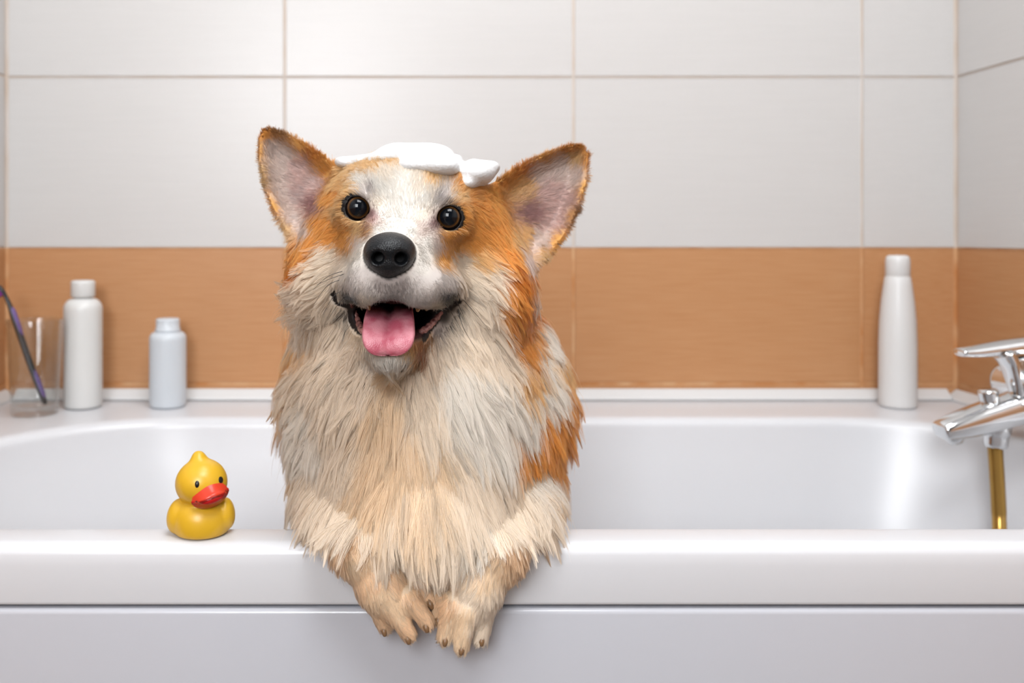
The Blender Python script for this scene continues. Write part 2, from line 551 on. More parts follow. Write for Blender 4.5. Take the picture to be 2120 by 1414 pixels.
bottle('shampoo_bottle', 1858.5, 1.484,
       [(0, 0.001), (0.026, 0), (0.0280, 0.002), (0.0285, 0.006), (0.0288, 0.05), (0.0287, 0.105), (0.0275, 0.142), (0.0250, 0.172), (0.0215, 0.200), (0.0193, 0.214), (0.0183, 0.2158), (0, 0.2158)],
       [(0.0178, 0.2150), (0.0186, 0.2165), (0.0185, 0.2395)] + arc(0.0184, 0.241, 0.0125, 0.2505, 7) + [(0, 0.2510)],
       M_bot3, 'tall slim tapering white bottle near the chrome faucet')

# ------------------------------------------------------------------ glass tumbler and toothbrush
M_glass = bpy.data.materials.new('clear_glass'); M_glass.use_nodes = True
nt = M_glass.node_tree; nt.nodes.remove(nt.nodes['Principled BSDF'])
tr = N(M_glass, 'ShaderNodeBsdfTransparent'); tr.inputs[0].default_value = (0.93, 0.94, 0.94, 1)
gs = N(M_glass, 'ShaderNodeBsdfGlossy'); gs.inputs['Roughness'].default_value = 0.04; gs.inputs[0].default_value = (0.95, 0.95, 0.95, 1)
lf_ = N(M_glass, 'ShaderNodeLayerWeight'); lf_.inputs['Blend'].default_value = 0.5
lp_ = N(M_glass, 'ShaderNodeMath', operation='POWER'); lp_.inputs[1].default_value = 4.0; nt.links.new(lf_.outputs['Facing'], lp_.inputs[0])
lw = N(M_glass, 'ShaderNodeMath', operation='MULTIPLY_ADD'); lw.inputs[1].default_value = 0.85; lw.inputs[2].default_value = 0.035; nt.links.new(lp_.outputs[0], lw.inputs[0])
mx = N(M_glass, 'ShaderNodeMixShader')
nt.links.new(lw.outputs[0], mx.inputs[0]); nt.links.new(tr.outputs[0], mx.inputs[1]); nt.links.new(gs.outputs[0], mx.inputs[2])
nt.links.new(mx.outputs[0], nt.nodes['Material Output'].inputs['Surface'])
GD = 1.425; GXc = (72 - CX) * GD / F; GZ = float(rimz(np.array(GD))) + 0.0004
gl = link('glass_tumbler', lathe_mesh('glass_tumbler',
    [(0, 0.002), (0.030, 0.0005), (0.0335, 0.0005), (0.0355, 0.003), (0.0362, 0.012), (0.0435, 0.1495)] + [(0.0430, 0.1510), (0.0420, 0.1508), (0.0412, 0.1490)] + [(0.0340, 0.022), (0.0315, 0.0165), (0.026, 0.0150), (0, 0.0145)], (GXc, GD, GZ), 64), M_glass)
tag(gl, 'clear drinking glass holding a toothbrush on the tub corner', 'glass')
M_black = mat('black_plastic', (0.012, 0.012, 0.015), 0.35)
M_purple = mat('purple_rubber', lin(112, 84, 150), 0.5)
M_mag = mat('magenta_bristle', lin(150, 60, 160), 0.6)
tb = empty('toothbrush', tuple(P(92, 838, 1.425)))
bp = smooth_path([P(95, 838, 1.420), P(80, 800, 1.424), P(62, 752, 1.428), P(44, 700, 1.432), P(30, 660, 1.434), P(20, 632, 1.435), P(8, 606, 1.436), P(-4, 590, 1.437)], 60)
t = np.linspace(0, 1, 60)
rr = np.interp(t, [0, .1, .35, .6, .72, .80, .88, 1], [.0050, .0060, .0064, .0066, .0046, .0038, .0060, .0054]) * round_ends(t, 0.05)
rr2 = np.interp(t, [0, .1, .35, .6, .72, .80, .88, 1], [.0035, .0045, .0050, .0048, .0036, .0030, .0028, .0024]) * round_ends(t, 0.05)
link('handle', tube_mesh('handle', bp, np.stack([rr, rr2], 1), 14), M_black, tb)
for nm, i0, i1, off in (('grip', 25, 42, 0.0020), ('grip', 3, 16, 0.0018)):
    tt = np.linspace(0, 1, i1 - i0)
    q = bp[i0:i1] + np.array([off, -0.0012, 0.0008])
    link(nm, tube_mesh(nm, q, 0.0045 * round_ends(tt, 0.3), 12), M_purple, tb)
q = bp[50:59]
nb = []
bv, bf = [], []
for k in range(8):
    for s in (-1, 0, 1):
        c = bp[50 + k] + np.array([0, s * 0.0032, 0]); dr = np.array([-0.82, -0.1, -0.55]); dr /= np.linalg.norm(dr)
        b0 = len(bv)
        for e in (0.001, 0.012):
            for a in range(6):
                an = a * math.pi / 3
                bv.append(c + dr * e + 0.0013 * (math.cos(an) * np.array([0, 1, 0]) + math.sin(an) * np.cross(dr, [0, 1, 0])))
        for a in range(6): bf.append((b0 + a, b0 + (a + 1) % 6, b0 + 6 + (a + 1) % 6, b0 + 6 + a))
        bf.append(tuple(b0 + 6 + a for a in range(6)))
tag(link('bristle_tuft', mesh_np('bristle_tuft', bv, bf), M_mag, tb), kind='stuff')
tag(tb, 'black and purple toothbrush leaning in the drinking glass', 'toothbrush')

# ------------------------------------------------------------------ faucet on the right wall
M_chrome = mat('chrome', (0.78, 0.79, 0.80), 0.10, metal=1.0)
M_brass = mat('worn_brass_hose', lin(190, 150, 80), 0.28, metal=0.9)
FD = 1.21
fa = empty('bath_faucet', tuple(P(2200, 820, FD)))
Q = lambda x, y, dd=0.0: P(x, y, FD + dd)
# body: a horizontal valve body parallel to the wall
bx = Q(2150, 800)
yy = np.linspace(FD - 0.075, FD + 0.075, 24)
link('valve_body', tube_mesh('valve_body', np.stack([np.full(24, bx[0]), yy, np.full(24, bx[2])], 1), 0.026 * round_ends(np.linspace(0, 1, 24), 0.12), 32), M_chrome, fa)
for s in (-1, 1):
    y = FD + s * 0.062
    xs = np.linspace(bx[0], XR - 0.001, 12)
    link('wall_union', tube_mesh('wall_union', np.stack([xs, np.full(12, y), np.full(12, bx[2])], 1), np.interp(np.linspace(0, 1, 12), [0, .6, .62, 1], [.016, .016, .032, .034]), 28), M_chrome, fa)
# cartridge housing under the lever
hp = smooth_path([Q(2140, 802), Q(2130, 768), Q(2124, 735)], 14)
link('cartridge_housing', tube_mesh('cartridge_housing', hp, np.linspace(0.026, 0.023, 14) , 32), M_chrome, fa)
# lever: sloping neck and flat blade
lp = smooth_path([Q(2108, 818, -.012), Q(2100, 785, -.012), Q(2090, 752, -.010), Q(2078, 733, -.008)], 16)
link('lever_neck', tube_mesh('lever_neck', lp, np.stack([np.linspace(0.012, 0.020, 16), np.linspace(0.007, 0.009, 16)], 1), 18, power=2.6), M_chrome, fa)
lb = smooth_path([Q(2230, 716), Q(2160, 710), Q(2110, 715), Q(2060, 722), Q(2020, 727), Q(1992, 729), Q(1984, 730)], 40)
tt = np.linspace(0, 1, 40)
link('lever', tube_mesh('lever', lb, np.stack([np.interp(tt, [0, .3, .7, 1], [.022, .022, .016, .012]) * np.sqrt(np.clip((1 - tt) / 0.06, 0.02, 1)), np.interp(tt, [0, .45, .8, 1], [.012, .0105, .0062, .0045])], 1), 24, power=2.5), M_chrome, fa)
# spout
sp = smooth_path([Q(2200, 812), Q(2120, 838), Q(2060, 858), Q(2000, 877), Q(1962, 888), Q(1944, 893)], 44)
tt = np.linspace(0, 1, 44)
link('spout', tube_mesh('spout', sp, np.stack([np.interp(tt, [0, .5, 1], [.026, .023, .017]) * np.sqrt(np.clip((1 - tt) / 0.05, 0.06, 1)), np.interp(tt, [0, .5, .9, 1], [.023, .0195, .0125, .009])], 1), 28, power=2.8), M_chrome, fa)
ar = np.stack([Q(1973, 893) + (Q(1980, 917) - Q(1973, 893)) * s for s in np.linspace(0, 1, 8)])
link('aerator', tube_mesh('aerator', ar, np.interp(np.linspace(0, 1, 8), [0, .6, 1], [.0125, .0125, .008]), 22, side=np.array([0, 1.0, 0])), M_chrome, fa)
kn = np.stack([Q(2052, 852) + (Q(2045, 806) - Q(2052, 852)) * s for s in np.linspace(0, 1, 14)])
link('diverter_knob', tube_mesh('diverter_knob', kn, np.interp(np.linspace(0, 1, 14), [0, .3, .35, .92, 1], [.0075, .0075, .0105, .0125, .0105]), 12, side=np.array([0, 1.0, 0])), M_chrome, fa)
hn = np.stack([Q(2063, 872) + (Q(2061, 926) - Q(2063, 872)) * s for s in np.linspace(0, 1, 14)])
link('hose_nut', tube_mesh('hose_nut', hn, np.interp(np.linspace(0, 1, 14), [0, .45, .5, .9, 1], [.0185, .0175, .0150, .0148, .0125]), 8), M_chrome, fa)
hs = smooth_path([Q(2060, 924), Q(2064, 985), Q(2068, 1060), Q(2070, 1130), P(2072, 1200, 1.28), P(2060, 1260, 1.22)], 260)
tt = np.arange(260)
link('shower_hose', tube_mesh('shower_hose', hs, 0.0086 + 0.0007 * np.cos(tt * math.pi), 16), M_brass, fa)
tag(fa, 'chrome single-lever bath faucet with brass hose on the right wall', 'faucet')

# ------------------------------------------------------------------ rubber duck
M_duck = mat('yellow_vinyl', lin(242, 190, 44), 0.34, spec=0.5)
M_beak = mat('orange_red_paint', lin(233, 66, 40), 0.3)
M_beakin = mat('red_paint', lin(205, 18, 22), 0.35)
DD = 0.872
def D_(x, y, dd=0.0): return P(x, y, DD + dd)
def dE(x, y, dd, rx, ry, rd, R=None):
    s = DD / F
    return Ell(D_(x, y, dd), (rx * s, rd * s, ry * s), R)
ops = [('+', dE(418, 1074, 0.004, 60, 40, 58), 0.001), ('+', dE(416, 1056, 0.006, 54, 34, 52), 0.010), ('+', dE(417, 1096, 0.002, 48, 19, 48), 0.010),
       ('+', dE(417, 999, 0.0, 53.5, 49, 52, rot_img(-8)), 0.0035), ('+', dE(411, 946, 0.002, 13, 13, 13), 0.008),
       ('+', dE(369, 1068, 0.0, 23, 36, 30, rot_img(10)), 0.0022), ('+', dE(470, 1062, 0.004, 16, 32, 28, rot_img(-8)), 0.0022),
       ('+', dE(400, 1062, 0.036, 26, 26, 34), 0.014)]
class Plane:
    def __init__(s, z): s.z = z; s.lo = np.array([-9, -9, -9.]); s.hi = np.array([9, 9, z])
    def __call__(s, X, Y, Z): return Z - s.z + X * 0 + Y * 0
ops.append(('-', Plane(ZR + 0.0006), 0.003))
dk = empty('rubber_duck', (D_(417, 1090)[0], DD, ZR))
lo, hi = D_(325, 1135, 0), D_(510, 915, 0)
duckbody = link('body', sdf_mesh('duck_body', ops, (lo[0], DD - 0.045, ZR - 0.004), (hi[0], DD + 0.06, hi[2]), 0.0011, 3), M_duck, dk)
def duck_front(px, py):
    """first depth where the sight line enters the duck"""
    ds = np.linspace(DD - 0.045, DD + 0.02, 400)
    pts = np.stack([P(px, py, d) for d in ds])
    v = sdf_eval(ops[:-1], pts[:, 0], pts[:, 1], pts[:, 2])
    k = np.argmax(v < 0)
    return ds[k] if v.min() < 0 else DD
# beak: upper and lower bill as short lofts that come out of the face
fwd = np.array([0.42, -0.90, -0.02]); fwd /= np.linalg.norm(fwd)
rgt = np.array([0.93, 0.40, 0.25]); rgt -= fwd * (rgt @ fwd); rgt /= np.linalg.norm(rgt)
upv = np.cross(rgt, fwd); upv *= np.sign(upv[2])
bc = P(436, 1024, duck_front(436, 1024)) - fwd * 0.004
def bill(nm, side, m, parent):
    v, f = [], []
    n1, n2 = 10, 21
    for i in range(n1):
        tt = i / (n1 - 1)
        for j in range(n2):
            s = -1 + 2 * j / (n2 - 1)
            w = 0.0185 * (1 - 0.22 * tt)
            ext = 0.0125 * math.sqrt(max(1 - s * s * 0.92, 0)) + 0.002
            p = bc + rgt * (s * w) + fwd * (ext * tt)
            arch = (1 - s * s) ** 0.8
            if side > 0: p = p + upv * (0.0125 * arch * (1 - tt) ** 1.3 + 0.0015 * arch + 0.002 * tt * 0.6 - 0.0025 * abs(s) ** 1.5)
            else: p = p + upv * (-0.0125 * arch * (1 - 0.45 * tt ** 1.5) - 0.0015 - 0.0025 * abs(s) ** 1.5 + 0.004 * tt)
            v.append(p)
    base = len(v)
    for i in range(n1):
        tt = i / (n1 - 1)
        for j in range(n2):
            s = -1 + 2 * j / (n2 - 1)
            w = 0.0185 * (1 - 0.22 * tt)
            ext = 0.0125 * math.sqrt(max(1 - s * s * 0.92, 0)) + 0.002
            v.append(bc + rgt * (s * w) + fwd * (ext * tt) + upv * (-0.0012 * (1 if side > 0 else -1) - 0.0025 * abs(s) ** 1.5))
    def g(i, j, b=0): return b + i * n2 + j
    for i in range(n1 - 1):
        for j in range(n2 - 1):
            a = (g(i, j), g(i, j + 1), g(i + 1, j + 1), g(i + 1, j)); b = tuple(base + q for q in a)
            f.append(a if side < 0 else a[::-1]); f.append(b[::-1] if side < 0 else b)
    for j in range(n2 - 1):
        a = (g(n1 - 1, j), g(n1 - 1, j + 1), base + g(n1 - 1, j + 1), base + g(n1 - 1, j)); f.append(a)
    for j in (0, n2 - 1):
        for i in range(n1 - 1): f.append((g(i, j), g(i + 1, j), base + g(i + 1, j), base + g(i, j)))
    me = mesh_np(nm, v, f)
    bm = bmesh.new(); bm.from_mesh(me); bmesh.ops.recalc_face_normals(bm, faces=bm.faces[:]); bm.to_mesh(me); bm.free()
    return link(nm, me, m, parent)
bill('upper_bill', 1, M_beak, dk)
bill('lower_bill', -1, M_beakin, dk)
M_eyeb = mat('duck_eye_black', (0.008, 0.008, 0.008), 0.3); M_eyew = mat('duck_eye_white', (0.75, 0.75, 0.75), 0.4)
for (ex, ey, rx, ry) in ((408, 1002.5, 4.6, 7.2), (457.5, 993.5, 3.4, 7.0)):
    fd = duck_front(ex, ey)
    c = P(ex, ey, fd); s = fd / F
    e = 0.0012
    gx = np.array([sdf_eval(ops[:-1], *[np.array([c[i] + (e if i == j else 0)]) for i in range(3)])[0] - sdf_eval(ops[:-1], *[np.array([c[i] - (e if i == j else 0)]) for i in range(3)])[0] for j in range(3)])
    gn = gx / np.linalg.norm(gx)
    up = np.array([0, 0, 1.0]); up -= gn * (up @ gn); up /= np.linalg.norm(up); rt = np.cross(up, gn)
    wx = rx * s / max(abs(rt[0]), 0.45); wz = ry * s
    def disc(nm, k, off, m, par):
        v = [c + gn * (off + 0.0005)]; f = []
        for ring, (rr_, hh) in enumerate(((0.7, 0.0004), (1.0, -0.0004))):
            for a in range(24):
                an = a * math.pi / 12
                v.append(c + gn * (off + hh) + rt * wx * k * rr_ * math.cos(an) + up * wz * k * rr_ * math.sin(an))
        for a in range(24):
            b = (a + 1) % 24
            f.append((0, 1 + a, 1 + b)); f.append((1 + a, 25 + a, 25 + b, 1 + b))
        return link(nm, mesh_np(nm, v, f), m, par)
    eo = disc('eye', 1.0, 0.0003, M_eyeb, dk)
    disc('eye_spot', 0.42, 0.0007, M_eyew, dk).parent = dk
tag(dk, 'small yellow rubber duck with orange bill standing on the front rim', 'rubber duck')

# ================================================================== the dog
def E(px, py, d, rx, ry, rd, R=None):
    s = d / F
    return Ell(P(px, py, d), (rx * s, rd, ry * s), R)
def C(a, b, ra, rb):
    return Cap(P(*a), P(*b), ra, rb)

earL = Ear([(705, 352), (668, 325), (628, 296), (592, 277), (562, 267), (545, 270), (536, 290), (537, 335), (547, 388), (567, 440), (592, 482), (625, 505), (705, 480)], 0.868, 0.020, 0.0035, -0.06, P(650, 430, .868)[2])
earR = Ear([(1018, 385), (1050, 362), (1090, 338), (1136, 316), (1178, 301), (1205, 303), (1219, 322), (1215, 375), (1197, 438), (1168, 492), (1128, 537), (1092, 545), (1018, 490)], 0.878, 0.022, 0.0035, -0.06, P(1090, 440, .878)[2])

EYES = [(741.5, 431.0), (928.5, 450.0)]
EYE_R = 0.0132
head = [
    ('+', E(848, 445, .868, 172, 108, .088), .001),
    ('+', E(835, 400, .850, 120, 62, .062), .03),
    ('+', E(702, 560, .880, 90, 105, .070), .05),
    ('+', E(995, 575, .885, 98, 110, .072), .05),
    ('+', earL, .022), ('+', earR, .022),
    ('+', C((836, 478, .822), (808, 545, .742), .043, .0275), .03),          # muzzle
    ('+', C((818, 545, .80), (808, 575, .742), .040, .026), .02),
    ('+', E(764, 588, .757, 44, 40, .032), .016),
    ('+', E(866, 594, .760, 60, 46, .034, rot_img(-10)), .016),
    ('+', E(905, 590, .795, 45, 40, .035, rot_img(-25)), .016),
    ('+', E(735, 590, .795, 28, 36, .035, rot_img(15)), .016),
    ('+', C((840, 650, .885), (808, 706, .766), .048, .0245), .018),        # lower jaw
]
body = [
    ('+', E(858, 650, .925, 185, 165, .095), .05), ('+', E(850, 775, .895, 170, 110, .080), .05), ('+', E(870, 905, .900, 166, 150, .092), .05), ('+', E(862, 740, .925, 190, 110, .095), .05),
    ('+', E(884, 840, .945, 202, 200, .105), .06),
    ('+', E(880, 965, .915, 178, 92, .088), .05),
    ('+', E(1066, 810, .975, 76, 140, .085), .05),
    ('+', E(712, 860, .965, 64, 140, .075), .05),
    ('+', E(888, 1070, .816, 112, 72, .024), .035),
    ('+', Cap((.03, .99, .70), (.045, 1.17, .42), .115, .105), .05),
    ('+', Cap((.115, 1.17, .37), (.125, 1.10, .27), .060, .034), .03), ('+', Cap((.125, 1.10, .27), (.125, 1.17, .205), .032, .024), .02), ('+', Cap((.125, 1.17, .203), (.125, 1.11, .196), .023, .022), .015),
    ('+', Cap((-.03, 1.17, .37), (-.04, 1.10, .27), .060, .034), .03), ('+', Cap((-.04, 1.10, .27), (-.04, 1.17, .205), .032, .024), .02), ('+', Cap((-.04, 1.17, .203), (-.04, 1.11, .196), .023, .022), .015),
    ('+', Cap((.05, 1.27, .42), (.052, 1.31, .43), .03, .018), .03),
    # forelegs over the rim
    ('+', C((715, 985, .93), (718, 1052, .865), .034, .026), .03), ('+', C((718, 1052, .865), (745, 1130, .815), .026, .0215), .015),
    ('+', C((745, 1130, .815), (788, 1205, .811), .0215, .0205), .012), ('+', C((788, 1205, .811), (815, 1240, .810), .0210, .0205), .012),
    ('+', C((1065, 985, .93), (1055, 1052, .865), .034, .026), .03), ('+', C((1055, 1052, .865), (1030, 1130, .815), .026, .0215), .015),
    ('+', C((1030, 1130, .815), (990, 1200, .811), .0215, .021), .012), ('+', C((990, 1200, .811), (968, 1243, .810), .0210, .0215), .012),
]
TOES = [  # knuckle, tip, radii
    ((770, 1232, .808), (794, 1290, .806), .0090, .0068), ((806, 1245, .798), (842, 1306, .796), .0096, .0074), ((846, 1234, .797), (880, 1282, .796), .0090, .0070), ((862, 1203, .806), (888, 1234, .805), .0074, .0060),
    ((916, 1236, .805), (908, 1268, .804), .0078, .0062), ((936, 1248, .798), (922, 1310, .796), .0092, .0070), ((968, 1258, .796), (956, 1328, .794), .0098, .0074), ((1004, 1244, .804), (996, 1310, .803), .0092, .0068)]
for a, b, ra, rb in TOES:
    body.append(('+', C(a, b, ra, rb), .003))

CAV = [C((719, 607, .818), (744, 648, .785), .0075, .0115), C((742, 648, .785), (806, 650, .75), .0120, .0165), C((806, 650, .75), (876, 662, .78), .0165, .0125), C((876, 662, .78), (935, 602, .818), .0115, .0066), E(812, 652, .815, 78, 36, .065)]
for a, b in (((746, 650, .785), (806, 666, .72)), ((876, 664, .78), (806, 666, .72))):
    CAV.append(C(a, b, .0120, .0165))
def below_mouth(p):
    x, y = project(p)
    return y - np.interp(x, [700, 719, 744, 806, 876, 935, 955], [585, 607, 648, 655, 662, 602, 580])
def cav_sdf(p):
    return np.min([c(p[:, 0], p[:, 1], p[:, 2]) for c in CAV], axis=0)

# eyes: find the skin depth on the sight line of each eye
def front_depth(ops_, px, py, d0=.66, d1=.95):
    ds = np.linspace(d0, d1, 600); pts = np.stack([P(px, py, d) for d in ds])
    v = sdf_eval(ops_, pts[:, 0], pts[:, 1], pts[:, 2]); k = int(np.argmax(v < 0))
    return ds[k]
eye_c = []
dog_ops = head + body
for (ex, ey), ns in zip(EYES, ((-0.30, -1, .10), (0.30, -1, .08))):
    fd = front_depth(head, ex, ey)
    d = fd + EYE_R - 0.0030
    c = P(ex, ey, d); eye_c.append(c)
    n = np.array(ns, float); n /= np.linalg.norm(n)
    dog_ops.append(('+', Ell(c + np.array([0, .002, .0]), (EYE_R + .003,) * 3), .012))
for (ex, ey), c in zip(EYES, eye_c):
    vw = c - np.array([0, 0, CAMZ]); vw /= np.linalg.norm(vw)
    dog_ops.append(('-', Cap(c - vw * 0.03 + np.array([0, 0, -.0009]), c + np.array([0, 0, -.0009]), 0.0106, 0.0100), .003))
    dog_ops.append(('-', Ell(c, (EYE_R + .0002,) * 3), .001))
for c in CAV:
    dog_ops.append(('-', c, .004))

ax = [np.arange(-0.155, 0.215, .0019),
      np.concatenate([np.arange(.690, .90, .0019), np.arange(.90, 1.36, .0048)]),
      np.concatenate([np.arange(.165, .43, .0048), np.arange(.43, 1.005, .0019)])]
DV, DQ = surface_nets(sdf_grid(dog_ops, ax), ax)
# keep the largest connected piece only
par = np.arange(len(DV))
for _ in range(200):
    m = np.minimum.reduce([par[DQ[:, k]] for k in range(4)])
    new = par.copy()
    for k in range(4): np.minimum.at(new, DQ[:, k], m)
    new = new[new]
    if (new == par).all(): break
    par = new
u, cn = np.unique(par, return_counts=True); keep = par == u[np.argmax(cn)]
remap = np.cumsum(keep) - 1
DQ = remap[DQ[keep[DQ[:, 0]]]]; DV = DV[keep]
DV = laplace(DV, DQ, 2, 0.5)

def vnormals(V, Q):
    fn = np.cross(V[Q[:, 2]] - V[Q[:, 0]], V[Q[:, 3]] - V[Q[:, 1]])
    n = np.zeros_like(V)
    for k in range(4):
        for c in range(3): n[:, c] += np.bincount(Q[:, k], fn[:, c], len(V))
    return n / (np.linalg.norm(n, axis=1)[:, None] + 1e-15), fn
DN, DFN = vnormals(DV, DQ)

